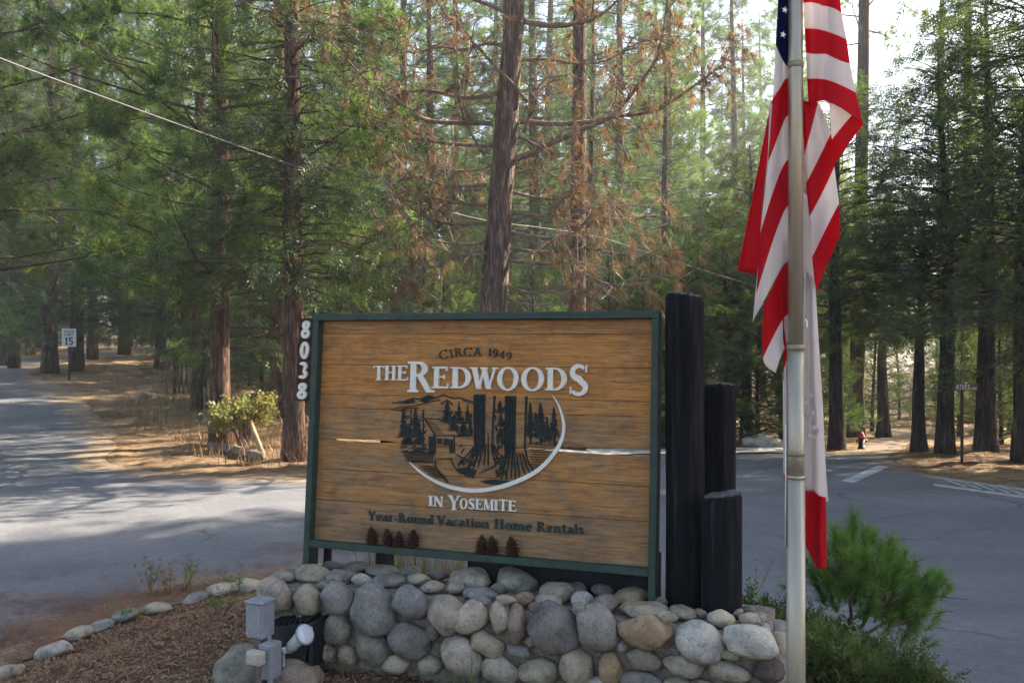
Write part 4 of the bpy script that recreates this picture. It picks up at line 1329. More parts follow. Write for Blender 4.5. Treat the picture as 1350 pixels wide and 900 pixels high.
MB().tube([(0, 0, pz(627.5)), (0, 0, pz(595)), (0, 0, pz(462))], [0.0290, 0.0285, 0.028], 24).build('middle_tube', M['pole'], pole, True)
MB().tube([(0, 0, pz(461.5)), (0, 0, pz(85)), (0, 0, 4.6)], [0.0252, 0.024, 0.022], 24).build('upper_tube', M['pole'], pole, True)
for py in (597, 458, 86):
    MB().tube([(0, 0, pz(py + 4)), (0, 0, pz(py + 3.6)), (0, 0, pz(py - 3.6)), (0, 0, pz(py - 4))], [0.0268, 0.0305, 0.0305, 0.0268] if py > 90 else [0.024, 0.0265, 0.0265, 0.024], 24).build('band', M['brass'], pole, True)
MB().tube([(0, 0, pz(630)), (0, 0, pz(626))], [0.0335, 0.0325], 24).build('collar', M['pole'], pole, True)
MB().tube([(-0.036, -0.004, pz(660)), (-0.036, -0.006, pz(720)), (-0.034, 0.0, pz(560))][::-1], 0.0028, 6).build('halyard', M['white_paint'], pole, True)
MB().tube([(0.028, -0.01, pz(420)), (0.033, -0.012, pz(424)), (0.034, -0.012, pz(430)), (0.029, -0.01, pz(434))], 0.0045, 8).build('snap_hook', M['white_metal'], pole, True)

def flag_mat(name, bear=False):
    m, nt, out = new_mat(name)
    uv = nt.nodes.new("ShaderNodeUVMap"); uv.uv_map = 'stripe'
    sx = nt.nodes.new("ShaderNodeSeparateXYZ"); nt.links.new(uv.outputs[0], sx.inputs[0])
    fl_ = math_n(nt, 'FLOOR', sx.outputs[0])
    odd = math_n(nt, 'MODULO', fl_, 2.0)
    c = mixc(nt, odd, (0.72, 0.66, 0.63), (0.56, 0.02, 0.034))
    blue = math_n(nt, 'GREATER_THAN', sx.outputs[1], 0.5)
    c = mixc(nt, blue, c, (0.018, 0.028, 0.11))
    n = noise(nt, pos_coords(nt, (1, 1, 1)), 18, 3)
    d = nt.nodes.new("ShaderNodeBsdfDiffuse"); nt.links.new(c, d.inputs[0])
    t = nt.nodes.new("ShaderNodeBsdfTranslucent"); nt.links.new(mixc(nt, 1.0, c, (1.5, 1.5, 1.5), 'MULTIPLY'), t.inputs[0])
    b = nt.nodes.new("ShaderNodeBump"); b.inputs['Strength'].default_value = 0.25; b.inputs['Distance'].default_value = 0.01
    nt.links.new(n.outputs[0], b.inputs['Height']); nt.links.new(b.outputs[0], d.inputs['Normal'])
    mx = nt.nodes.new("ShaderNodeMixShader"); mx.inputs[0].default_value = 0.55
    nt.links.new(d.outputs[0], mx.inputs[1]); nt.links.new(t.outputs[0], mx.inputs[2])
    nt.links.new(mx.outputs[0], out.inputs[0])
    return m
M['flag'] = flag_mat('flag_cloth')

def cloth_patch(acc, rows, dep, z7, blue_rows=(), wave=0.018, seed=0, nu=12, nv=8):
    """rows: list of (list of points, s); points in zoomed pixels; dep: depth offsets per column (m)"""
    P = []
    for pts, s in rows:
        P.append([np.array([*z7(*q), s], float) for q in pts])
    nr, nc = len(P), len(P[0])
    base = len(acc['v'])
    vs = []
    idx = {}
    R_, C_ = (nr - 1) * nv, (nc - 1) * nu
    for i in range(R_ + 1):
        fi = i / nv; a = min(int(fi), nr - 2); t = fi - a
        for j in range(C_ + 1):
            fj = j / nu; b = min(int(fj), nc - 2); u = fj - b
            def col(k):
                p0, p1, p2, p3 = P[max(a - 1, 0)][k], P[a][k], P[a + 1][k], P[min(a + 2, nr - 1)][k]
                r_ = 0.5 * (2 * p1 + (p2 - p0) * t + (2 * p0 - 5 * p1 + 4 * p2 - p3) * t * t + (3 * p1 - p0 - 3 * p2 + p3) * t ** 3)
                r_[2] = p1[2] * (1 - t) + p2[2] * t
                return r_
            q0, q3 = col(max(b - 1, 0)), col(min(b + 2, nc - 1))
            q1, q2 = col(b), col(b + 1)
            q = 0.5 * (2 * q1 + (q2 - q0) * u + (2 * q0 - 5 * q1 + 4 * q2 - q3) * u * u + (3 * q1 - q0 - 3 * q2 + q3) * u ** 3)
            q[1] += 2.2 * math.sin(u * math.pi) * math.sin(fi * 1.7 + seed)
            d = dep[b] * (1 - u) + dep[b + 1] * u
            ph = fj * 5.5 + seed + fi * 0.5
            d = d + wave * math.sin(ph) + wave * 0.6 * mnoise.noise(Vector((q[0] * 0.05, q[1] * 0.02, seed)))
            w = ray(q[0], q[1], PD + d)
            idx[(i, j)] = len(acc['v'])
            acc['v'].append((w.x - FO.x, w.y - FO.y, w.z - FO.z))
            acc['s'].append((q[2], 1.0 if a in blue_rows else 0.0))
    for i in range(R_):
        for j in range(C_):
            acc['f'].append((idx[(i, j)], idx[(i + 1, j)], idx[(i + 1, j + 1)], idx[(i, j + 1)]))
            a = i // nv
            s_lo = P[a][0][2] + (P[a + 1][0][2] - P[a][0][2]) * ((i % nv) / nv)
            s_hi = P[a][0][2] + (P[a + 1][0][2] - P[a][0][2]) * ((i % nv + 1) / nv)
            bl = 1.0 if a in blue_rows else 0.0
            e = 1e-4
            acc['uv'] += [(s_lo + e, bl), (s_hi - e, bl), (s_hi - e, bl), (s_lo + e, bl)]
def cloth_obj(name, acc, mat, parent):
    me = bpy.data.meshes.new(name)
    me.from_pydata(acc['v'], [], acc['f'])
    uvl = me.uv_layers.new(name='stripe')
    uvl.data.foreach_set('uv', np.array(acc['uv'], np.float32).ravel())
    for p in me.polygons: p.use_smooth = True
    me.materials.append(mat)
    o = link(bpy.data.objects.new(name, me), parent)
    sm = o.modifiers.new('thickness', 'SOLIDIFY'); sm.thickness = 0.0012; sm.offset = 0
    return o
newacc = lambda: {'v': [], 'f': [], 's': [], 'uv': []}
Z7 = lambda X, Y: (940 + X / 2.25, Y / 2.25)
Z8 = lambda X, Y: (940 + X / 2.25, 380 + Y / 2.25)
FO = ray(1049, 90, PD)
flag = empty('national_flag', FO); tag(flag, 'limp red and white striped flag with blue starred corner on the flagpole', 'flag')
acc = newacc()
# right lobe, upper
cloth_patch(acc, [([(262, -170), (318, -155), (368, -130)], 1.0), ([(266, -75), (322, -62), (374, -38)], 3.0), ([(268, 10), (325, 18), (381, 40)], 4.0), ([(272, 85), (330, 92), (396, 118)], 5.0), ([(276, 155), (335, 160), (406, 188)], 6.0), ([(280, 235), (340, 238), (424, 275)], 7.0), ([(284, 312), (345, 305), (446, 372)], 8.0)],
            [0.02, -0.05, -0.015], Z7, seed=1)
# the turned-over corner, seen from its back
cloth_patch(acc, [([(344, 300), (350, 302)], 0.0), ([(352, 416), (418, 336)], 1.0), ([(356, 496), (446, 370)], 2.0)], [0.03, -0.004], Z7, wave=0.004, seed=2)
# right lobe, lower
cloth_patch(acc, [([(262, 290), (276, 302)], 1), ([(272, 462), (312, 306)], 2), ([(276, 545), (349, 398)], 3), ([(286, 642), (360, 496)], 4), ([(294, 762), (373, 606)], 5), ([(306, 866), (377, 698)], 6)], [0.035, -0.02], Z7, seed=3)
cloth_patch(acc, [([(255, 280), (288, 440)], 2), ([(257, 560), (296, 600)], 2.9)], [0.045, 0.04], Z7, seed=4, wave=0.006)
cloth_patch(acc, [([(255, 560), (297, 590)], 4), ([(258, 860), (303, 830)], 4.9)], [0.055, 0.05], Z7, seed=5, wave=0.006)
# left lobe
cloth_patch(acc, [([(250, -190), (225, -190), (204, -190)], 0), ([(250, 196), (222, 198), (186, 134)], 0.9), ([(250, 214), (224, 222), (177, 292)], 0.99)], [0.05, 0.025, 0.0], Z7, blue_rows=(0,), seed=6)
cloth_patch(acc, [([(250, 214), (224, 222), (177, 292)], 1), ([(250, 330), (215, 350), (164, 478)], 2), ([(250, 470), (205, 500), (140, 692)], 3), ([(250, 600), (205, 640), (128, 872)], 4), ([(250, 745), (200, 800), (118, 950)], 5)], [0.05, 0.028, -0.005], Z7, seed=7, wave=0.014)
cloth_patch(acc, [([(245, 745), (200, 800), (150, 905)], 5), ([(240, 930), (205, 950), (148, 1062)], 6), ([(240, 1000), (214, 1030), (186, 1106)], 7)], [0.05, 0.035, 0.015], Z7, seed=8)
cloth_patch(acc, [([(178, 300), (168, 318)], 0), ([(118, 955), (150, 900)], 0.95)], [0.01, 0.012], Z7, seed=9, wave=0.004)
# bright outer fold of one red stripe
cloth_patch(acc, [([(180, 300), (172, 306)], 1), ([(152, 560), (122, 560)], 1.5), ([(130, 812), (73, 800)], 1.95)], [0.03, 0.045], Z7, seed=10, wave=0.008)
cloth_patch(acc, [([(230, 700), (206, 720)], 3), ([(232, 1060), (208, 1130)], 3.9)], [0.055, 0.05], Z7, seed=12, wave=0.005)
cloth_obj('flag_cloth', acc, M['flag'], flag)
# stars of the corner that show beside the pole
def star_mesh(r):
    mb = MB()
    pts = []
    for k in range(10):
        a = math.pi / 2 + k * math.pi / 5
        rr = r if k % 2 == 0 else r * 0.40
        pts.append((math.cos(a) * rr, math.sin(a) * rr))
    mb.add([(0, -0.0005, 0)] + [(x, 0, z) for x, z in pts], [(0, 1 + (k + 1) % 10, 1 + k) for k in range(10)])
    return mb
M['star_white'] = simple_mat('star_white', (0.7, 0.7, 0.7), 0.8, 0.1, var=0.05)
for X, Y, d in [(208, 103, -0.028), (213, 30, -0.028)]:
    o = star_mesh(0.0125).build('star', M['star_white'], flag)
    w = ray(*Z7(X, Y), PD + d); o.location = w - FO; o.rotation_euler = (0, 0.2, 0.25)

# second flag, below: white cloth with a red lower band
FO = ray(1049, 420, PD)
flag2 = empty('state_flag', FO); tag(flag2, 'limp white flag with red lower band hanging under the striped flag', 'flag')
acc = newacc()
cloth_patch(acc, [([(262, -60), (282, -50), (302, -30)], 0), ([(262, 130), (284, 135), (312, 140)], 0.3), ([(262, 330), (292, 338), (325, 345)], 0.6), ([(262, 480), (300, 500), (334, 520)], 0.8), ([(262, 592), (300, 602), (342, 636)], 0.99)], [0.06, 0.03, 0.045], Z8, seed=21)
cloth_patch(acc, [([(262, 592), (300, 602), (334, 618)], 1.0), ([(262, 700), (302, 715), (336, 720)], 1.5), ([(264, 742), (308, 826), (336, 832)], 1.98)], [0.06, 0.03, 0.045], Z8, seed=21)
cloth_patch(acc, [([(245, 180), (225, 200), (207, 250)], 0), ([(245, 500), (225, 540), (209, 556)], 0.99)], [0.06, 0.045, 0.035], Z8, seed=22)
cloth_patch(acc, [([(245, 500), (225, 540), (209, 556)], 1), ([(245, 610), (232, 625), (218, 618)], 1.95)], [0.06, 0.045, 0.035], Z8, seed=22)
cloth_obj('flag_cloth', acc, M['flag'], flag2)
M['faint_grey'] = simple_mat('faint_grey', (0.40, 0.37, 0.36), 0.9, 0.1, var=0.15)
for ch, X, Y in [('U', 300, 452), ('B', 288, 400), ('L', 278, 352)]:
    w = ray(*Z8(X, Y), PD + 0.005)
    o = letter(ch, 0, 0, 0.05, 0.030, M['faint_grey'], 0.0, 0.001, parent=flag2, S=0.2, T=0.11)
    o.location = w - FO; o.rotation_euler = (0, R(-62), R(10))

# ================================================================== TREES
def axes_from(dirs, roll):
    d = dirs / (np.linalg.norm(dirs, axis=1, keepdims=True) + 1e-9)
    ref = np.where(np.abs(d[:, 2:3]) < 0.9, np.array([[0, 0, 1.0]]), np.array([[1.0, 0, 0]]))
    a = np.cross(ref, d); a /= np.linalg.norm(a, axis=1, keepdims=True) + 1e-9
    b = np.cross(d, a)
    c, s = np.cos(roll)[:, None], np.sin(roll)[:, None]
    a2 = a * c + b * s
    b2 = np.cross(d, a2)
    return np.stack([a2, b2, d], axis=2)          # columns x, y, z

def scatter_tris(T, pos, dirs, scale, rng, roll=None):
    """T (k,3,3) template triangles with axis +Z; returns V,F"""
    n = len(pos)
    if roll is None: roll = rng.uniform(0, 6.283, n)
    A = axes_from(dirs, roll)
    P = T.reshape(-1, 3)
    V = np.einsum('nij,kj->nki', A, P) * scale[:, None, None] + pos[:, None, :]
    V = V.reshape(-1, 3)
    F = np.arange(len(V)).reshape(-1, 3)
    return V, F

def tuft_template(n, L, w, seed, lo=18, hi=88, back=0.25):
    rng = np.random.default_rng(seed)
    T = []
    for i in range(n):
        th = R(rng.uniform(lo, hi)); ph = rng.uniform(0, 6.283)
        d = np.array([math.sin(th) * math.cos(ph), math.sin(th) * math.sin(ph), math.cos(th)])
        b = np.array([0, 0, -rng.uniform(0, back) * L])
        side = np.cross(d, rng.normal(size=3)); side /= np.linalg.norm(side)
        l = L * rng.uniform(0.75, 1.1)
        T.append([b - side * w / 2, b + side * w / 2, b + d * l - np.array([0, 0, 0.12 * l * math.sin(th)])])
    return np.array(T)

def spray_template(n, L, leaf, w, seed):
    """flat fan of scale leaves, axis +Z, flat across Y"""
    rng = np.random.default_rng(seed)
    T = []
    for i in range(n):
        t = (i + 0.5) / n
        s = 1 if i % 2 else -1
        ang = R(rng.uniform(28, 62)) * s * (1 - 0.35 * t)
        b = np.array([0, rng.normal() * 0.01, t * L * 0.85])
        d = np.array([math.sin(ang), rng.normal() * 0.22, math.cos(ang)])
        d /= np.linalg.norm(d)
        pr = np.array([d[2], rng.normal() * 0.35, -d[0]]); pr /= np.linalg.norm(pr)
        l = leaf * (1.1 - 0.55 * t) * rng.uniform(0.8, 1.2)
        m = b + d * l * 0.5
        T.append([b, m + pr * w / 2, b + d * l])
        T.append([b, b + d * l, m - pr * w / 2])
    return np.array(T)

T_PINE = tuft_template(22, 0.24, 0.0135, 1)
T_PINE_FAR = tuft_template(12, 0.34, 0.034, 2)
T_CEDAR = spray_template(12, 0.30, 0.095, 0.016, 3)
T_CEDAR_FAR = spray_template(7, 0.46, 0.20, 0.06, 4)
T_DEAD = tuft_template(18, 0.22, 0.012, 5, 8, 60, 0.5)

def bez_branch(rng, z, az, L, e0, e1, n=7):
    """points of a limb: start elevation e0, end elevation e1 (radians)"""
    pts = [np.array([0, 0, z])]
    d = 0
    for i in range(n):
        t = (i + 0.5) / n
        e = e0 + (e1 - e0) * t
        az += rng.normal() * 0.07
        pts.append(pts[-1] + L / n * np.array([math.cos(e) * math.cos(az), math.cos(e) * math.sin(az), math.sin(e) + rng.normal() * 0.05]))
    return np.array(pts)

def gen_tree(seed, H, r0, z0, Lmax, nb, dens, tmpl, e0, e1, tuft_dir, leaf_scale=1.0, shape=0.75, bare=0.3, lat=0.34, limb_sides=5, trunk_sides=12, twig=True, lean=0.0, vis_bias=1.0, clump=3.2):
    rng = np.random.default_rng(seed)
    mb = MB()
    pts, rad = [], []
    k = 16
    ox = rng.normal(size=2) * 0.02
    for i in range(k + 1):
        t = i / k; z = -0.4 + (H + 0.4) * t
        pts.append((lean * z + 0.12 * math.sin(t * 5 + seed) * t, 0.10 * math.cos(t * 4 + seed) * t, z))
        fl = 1 + 0.38 * math.exp(-max(0, z) / 0.22)
        rad.append(max(0.012, r0 * (1 - t) ** 0.85 * fl + 0.01))
    mb.tube(pts, rad, trunk_sides, True, 0.06)
    def axis(z):
        t = (z + 0.4) / (H + 0.4)
        return np.array([lean * z + 0.12 * math.sin(t * 5 + seed) * t, 0.10 * math.cos(t * 4 + seed) * t, 0])
    limb = MB()
    pos, dirs, sc = [], [], []
    for i in range(nb):
        t = ((i + rng.random()) / nb) ** vis_bias
        z = z0 + (H - z0) * t * 0.985
        L = (Lmax * (1 - t) ** shape + 0.25) * rng.uniform(0.55, 1.1)
        az = i * 2.39996 + rng.normal() * 0.4
        br = bez_branch(rng, z, az, L, R(e0[0] + (e0[1] - e0[0]) * t) + rng.normal() * 0.12, R(e1[0] + (e1[1] - e1[0]) * t) + rng.normal() * 0.15)
        br = br + axis(z)
        r = 0.007 + 0.0075 * L
        limb.tube(br, [r * (1 - 0.85 * q / 7) for q in range(8)], limb_sides, False)
        m = max(2, int(L * dens * rng.uniform(0.75, 1.25)))
        k_ = max(2, int(L * clump))
        s = bare + (1 - bare) * rng.random(k_) ** 0.8
        fi = s * 7; a = np.minimum(fi.astype(int), 6); f = (fi - a)[:, None]
        c = br[a] * (1 - f) + br[a + 1] * f
        tan = br[a + 1] - br[a]; tan /= np.linalg.norm(tan, axis=1, keepdims=True) + 1e-9
        sd = np.stack([-tan[:, 1], tan[:, 0], np.zeros(k_)], 1)
        sg = rng.choice([-1.0, 1.0], k_)[:, None]
        off = sg * (0.12 + np.abs(rng.normal(size=(k_, 1))) * lat * L * (1.12 - s[:, None]) * 0.9)
        vec = sd * off + tan * np.abs(off) * 0.7 + np.stack([np.zeros(k_), np.zeros(k_), rng.normal(size=k_) * 0.06 * L + tuft_dir * 0.3 * np.abs(off[:, 0])], 1)
        if twig:
            for q in range(k_):
                limb.add([c[q] + np.array([0, 0, 0.006]), c[q] - np.array([0, 0, 0.006]), c[q] + vec[q]], [(0, 1, 2)])
        ti = rng.integers(0, k_, m)
        ff = rng.uniform(0.35, 1.15, (m, 1))
        p = c[ti] + vec[ti] * ff + rng.normal(size=(m, 3)) * 0.06
        vn = vec[ti] / (np.linalg.norm(vec[ti], axis=1, keepdims=True) + 1e-9)
        d = vn + np.array([0, 0, tuft_dir]) + rng.normal(size=(m, 3)) * 0.35
        pos.append(p); dirs.append(d); sc.append(leaf_scale * rng.uniform(0.7, 1.25, m))
    pos = np.concatenate(pos); dirs = np.concatenate(dirs); sc = np.concatenate(sc)
    V, F = scatter_tris(tmpl, pos, dirs, sc, rng)
    return mb, limb, V, F

VAR = {}
def variant(key, bark, leaf, **kw):
    mb, limb, V, F = gen_tree(**kw)
    tm = mb.mesh('trunk', True); tm.materials.append(M[bark])
    lm = limb.mesh('limbs', True); lm.materials.append(M['live_limb'])
    cm = np_mesh('crown', V, F); cm.materials.append(M[leaf])
    VAR[key] = (tm, lm, cm)
def plant(key, x, y, label, cat='tree', name='pine_tree', scale=1.0, rz=0.0, group=None, tilt=(0, 0), sz=1.0, leaf=None):
    tm, lm, cm = VAR[key]
    e = empty(name, (x, y, gz(x, y)), 0)
    e.rotation_euler = (tilt[0], tilt[1], rz)
    e.scale = (scale, scale, scale * sz)
    tag(e, label, cat, group)
    for nm, me in (('trunk', tm), ('limbs', lm), ('crown', cm)):
        o = bpy.data.objects.new(nm, me)
        link(o, e)
        if nm != 'trunk': o['kind'] = 'stuff'
    return e

PINE = dict(e0=(4, 30), e1=(22, 45), tuft_dir=0.55)
CEDAR = dict(e0=(8, 25), e1=(-22, 5), tuft_dir=-0.45)
for i in range(3):
    variant('pine%d' % i, 'bark_pine', 'pine_leaf', seed=11 + i, H=20, r0=0.16, z0=2.5, Lmax=3.5, nb=140, dens=15, tmpl=T_PINE, vis_bias=1.35, bare=0.12, **PINE)
for i in range(2):
    variant('cedar%d' % i, 'bark_pine', 'cedar_leaf', seed=31 + i, H=17, r0=0.20, z0=1.4, Lmax=2.6, nb=210, dens=18, tmpl=T_CEDAR, vis_bias=1.3, **CEDAR)
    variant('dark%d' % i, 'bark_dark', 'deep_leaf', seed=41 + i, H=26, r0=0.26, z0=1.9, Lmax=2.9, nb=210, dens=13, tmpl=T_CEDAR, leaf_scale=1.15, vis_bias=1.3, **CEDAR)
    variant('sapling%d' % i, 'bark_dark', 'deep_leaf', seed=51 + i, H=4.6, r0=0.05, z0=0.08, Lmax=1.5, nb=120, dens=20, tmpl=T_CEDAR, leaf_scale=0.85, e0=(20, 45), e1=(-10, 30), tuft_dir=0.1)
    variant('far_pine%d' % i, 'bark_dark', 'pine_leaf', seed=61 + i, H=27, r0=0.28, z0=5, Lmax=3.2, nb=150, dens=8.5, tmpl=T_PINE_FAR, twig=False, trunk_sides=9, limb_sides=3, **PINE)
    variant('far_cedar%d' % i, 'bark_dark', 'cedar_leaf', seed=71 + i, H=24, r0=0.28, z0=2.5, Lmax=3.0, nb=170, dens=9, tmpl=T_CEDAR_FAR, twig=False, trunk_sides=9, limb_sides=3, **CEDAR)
variant('low0', 'bark_dark', 'deep_leaf', seed=151, H=5.9, r0=0.16, z0=2.5, Lmax=2.4, nb=110, dens=19, tmpl=T_CEDAR, shape=0.45, e0=(12, 25), e1=(-12, 5), tuft_dir=-0.4)
variant('high_cedar', 'bark_pine', 'cedar_leaf', seed=37, H=17, r0=0.165, z0=2.7, Lmax=1.9, nb=290, dens=22, tmpl=T_CEDAR, vis_bias=1.4, bare=0.02, lat=0.42, **CEDAR)
for i in range(2):
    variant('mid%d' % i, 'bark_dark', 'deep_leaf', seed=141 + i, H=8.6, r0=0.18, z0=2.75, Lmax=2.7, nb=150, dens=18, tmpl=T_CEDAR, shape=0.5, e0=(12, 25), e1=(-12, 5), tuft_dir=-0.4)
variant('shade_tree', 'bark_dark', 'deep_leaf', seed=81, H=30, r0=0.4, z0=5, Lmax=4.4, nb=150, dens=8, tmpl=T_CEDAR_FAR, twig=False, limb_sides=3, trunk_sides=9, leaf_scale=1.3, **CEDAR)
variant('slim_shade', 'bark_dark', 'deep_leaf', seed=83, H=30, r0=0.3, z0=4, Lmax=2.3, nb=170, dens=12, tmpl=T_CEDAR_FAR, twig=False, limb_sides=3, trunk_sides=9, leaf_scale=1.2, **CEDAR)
variant('bare_pine', 'bark_pine', 'pine_leaf', seed=91, H=24, r0=0.175, z0=9, Lmax=2.4, nb=70, dens=6, tmpl=T_PINE, **PINE)

def X(px, d): return (px - 675) / FPX * d
# left group, nearest pines and cedars
for key, px, d, lab, nm, sc_, rz in [
    ('pine0', 291, 14.6, 'tall pine with straight brown trunk beside the pale leaning bush', 'pine_tree', 1.0, 0.4),
    ('high_cedar', 388, 12.9, 'cedar whose trunk stands right behind the house number', 'cedar_tree', 0.95, 2.1),
    ('cedar0', 366, 18.5, 'cedar between the two nearest pines on the left', 'cedar_tree', 0.9, 1.0),
    ('cedar1', 214, 35.5, 'dark drooping cedar left of the tall pine', 'cedar_tree', 1.35, 2.0),
    ('pine2', 122, 43.0, 'bushy backlit pine at the upper left', 'pine_tree', 1.45, 3.3),
    ('pine0', -150, 13.5, 'pine at the left edge whose branches reach into view', 'pine_tree', 1.1, 5.2),
    ('cedar1', -120, 24.0, 'cedar at the left edge behind the pine boughs', 'cedar_tree', 1.2, 4.4),
    ('cedar0', 66, 33.0, 'dark cedar with trunk directly left of the speed limit sign', 'cedar_tree', 1.35, 0.3),
    ('cedar1', 101, 34.5, 'dark cedar with trunk just behind the speed limit sign', 'cedar_tree', 1.2, 5.7),
    ('pine1', 10, 38.0, 'tall pine left of the dark cedars by the speed limit sign', 'pine_tree', 1.5, 1.9),
    ('cedar0', 165, 47.0, 'tall cedar beyond the bend of the left lane', 'cedar_tree', 1.6, 3.0),
    ('pine0', 40, 47.0, 'pine in the second row at the far left', 'pine_tree', 1.4, 2.2),
    ('pine1', 238, 27.5, 'yellow-green pine behind the wire, left of the tall trunk', 'pine_tree', 1.15, 4.0),
    ('pine2', 262, 20.5, 'pine with low boughs just left of the tall trunk', 'pine_tree', 1.0, 0.9),
    ('cedar0', 455, 21.0, 'cedar just left of the dead tree, behind the sign', 'cedar_tree', 0.95, 3.6),
    ('pine2', 530, 25.0, 'light green pine behind the dead tree\'s left branches', 'pine_tree', 1.0, 1.2),
    ('pine1', 600, 31.0, 'light green pine directly behind the dead trunk', 'pine_tree', 1.0, 0.2),
    ('cedar1', 705, 27.0, 'green cedar between the dead trunk and the reddish trunk', 'cedar_tree', 1.15, 5.0),
    ('cedar0', 815, 26.0, 'green cedar right of the reddish trunk', 'cedar_tree', 1.05, 0.6),
    ('cedar1', 565, 23.5, 'green cedar left of the dying tree\'s trunk, behind its low branches', 'cedar_tree', 0.85, 1.1),
    ('cedar0', 668, 24.5, 'green cedar close behind the dying tree\'s trunk', 'cedar_tree', 0.85, 4.6),
    ('cedar1', 778, 22.5, 'green cedar just right of the reddish trunk, before the taller ones', 'cedar_tree', 0.72, 2.9),
    ('cedar0', 878, 22.0, 'green cedar directly above the tallest black post', 'cedar_tree', 0.68, 3.4),
    ('pine1', 480, 34.0, 'pine far behind the left end of the sign', 'pine_tree', 1.2, 5.5),
    ('pine2', 655, 39.0, 'pine hidden behind the dying cedar\'s trunk', 'pine_tree', 1.3, 4.1),
    ('cedar0', 725, 35.0, 'cedar filling the space between the two bare trunks', 'cedar_tree', 1.35, 2.7),
    ('pine0', 782, 41.0, 'pine right behind the reddish bare trunk', 'pine_tree', 1.35, 1.7),
    ('cedar1', 845, 37.0, 'cedar behind the long right-hand dead branches', 'cedar_tree', 1.4, 3.9),
    ('pine1', 925, 40.0, 'pine between the black posts and the striped flag', 'pine_tree', 1.3, 0.5),
    ('cedar0', 968, 35.0, 'cedar directly left of the striped flag', 'cedar_tree', 1.2, 5.1),
    ('pine2', 1030, 42.0, 'pine rising behind the flagpole', 'pine_tree', 1.25, 2.2),
    ('pine0', 885, 30.0, 'hazy pine above the tallest black post', 'pine_tree', 0.95, 2.8),
]:
    plant(key, X(px, d), d, lab, 'tree', nm, sc_, rz, 'trees behind the sign and on the left')
plant('bare_pine', X(758, 17.0), 17.0, 'reddish bare-trunked pine behind the dead tree', 'tree', 'pine_tree', 1.0, 1.0, tilt=(0, R(1.5)))

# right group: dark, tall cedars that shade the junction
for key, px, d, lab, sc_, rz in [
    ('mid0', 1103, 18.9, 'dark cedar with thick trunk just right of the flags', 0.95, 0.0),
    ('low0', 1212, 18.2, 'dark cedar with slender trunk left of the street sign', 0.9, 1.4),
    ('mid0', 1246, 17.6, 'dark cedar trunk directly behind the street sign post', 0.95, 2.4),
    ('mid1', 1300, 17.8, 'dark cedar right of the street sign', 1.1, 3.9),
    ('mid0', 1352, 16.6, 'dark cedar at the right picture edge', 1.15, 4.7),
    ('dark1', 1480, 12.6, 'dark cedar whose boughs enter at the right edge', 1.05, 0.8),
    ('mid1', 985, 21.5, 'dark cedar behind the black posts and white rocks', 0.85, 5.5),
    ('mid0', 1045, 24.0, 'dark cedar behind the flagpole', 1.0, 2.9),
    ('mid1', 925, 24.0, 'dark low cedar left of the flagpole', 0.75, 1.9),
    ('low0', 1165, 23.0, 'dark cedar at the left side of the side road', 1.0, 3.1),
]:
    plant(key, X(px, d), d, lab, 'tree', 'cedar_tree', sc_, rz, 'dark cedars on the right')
plant('bare_pine', X(1128, 23.5), 23.5, 'tall straight pine trunk rising just right of the striped flag', 'tree', 'pine_tree', 1.15, 2.0, tilt=(0, R(-1.2)))
plant('bare_pine', X(1240, 34.0), 34.0, 'thin tall pine against the bright sky, left of two', 'tree', 'pine_tree', 1.05, 4.0)
plant('bare_pine', X(1277, 30.0), 30.0, 'thin tall pine against the bright sky, right of two', 'tree', 'pine_tree', 1.1, 5.0)

# understorey saplings
sap = [(905, 19.5, 1.0), (955, 20.5, 1.15), (1000, 20.0, 0.95), (1030, 22, 1.1), (1075, 20.5, 0.8), (1150, 26, 1.0), (1320, 19.5, 0.8), (1375, 19, 1.0), (860, 22, 1.0), (470, 24, 1.0), (560, 20, 0.9), (640, 22, 1.1), (730, 22, 0.9), (800, 20, 1.0),
       (240, 38, 1.2), (265, 33, 1.0), (10, 44, 1.2), (45, 48, 1.2), (-30, 40, 1.1), (100, 52, 1.1), (225, 46, 1.3), (280, 44, 1.3), (200, 58, 1.3), (310, 36, 1.2), (20, 56, 1.6), (60, 54, 1.5), (128, 66, 1.5), (245, 54, 1.6), (290, 52, 1.5), (335, 40, 1.3), (275, 30, 0.9), (345, 24, 0.9), (330, 27, 1.1), (420, 20, 1.0), (1290, 27, 1.1), (1240, 30, 1.0), (1100, 30, 1.2), (1330, 24, 1.0), (1265, 24, 0.85), (1070, 26, 1.1), (1185, 33, 0.9), (1380, 26, 1.1), (1310, 33, 1.2), (700, 18.5, 0.8), (590, 17.5, 0.75), (850, 18.5, 0.8)]
for i, (px, d, s) in enumerate(sap):
    plant('sapling%d' % (i % 2), X(px, d), d, 'dark leafy young cedar of the understorey among the trunks', 'young tree', 'young_cedar', s, i * 1.7, 'young cedars in the understorey', leaf=None)

# forest behind
frg = random.Random(21)
far = []
for i in range(260):
    d = frg.uniform(36, 95)
    px = frg.uniform(-130, 1480)
    x = X(px, d)
    if 90 < px < 215 and d < 80: continue                 # open strip of the lane on the left
    if 1120 < px < 1228: continue              # the side road and the bright gap on the right
    if any((x - a) ** 2 + (d - b) ** 2 < 2.9 ** 2 for a, b in far): continue
    far.append((x, d))
    k = frg.choice(['far_pine0', 'far_pine1', 'far_cedar0', 'far_cedar1'])
    h = frg.uniform(0.7, 1.05)
    if px > 1050 and d < 60: h *= 0.7
    plant(k, x, d, 'tall pine in the hazy forest of the background' if 'pine' in k else 'tall cedar in the hazy forest of the background', 'tree',
          'pine_tree' if 'pine' in k else 'cedar_tree', h, frg.uniform(0, 6.28), 'background forest pines' if 'pine' in k else 'background forest cedars')
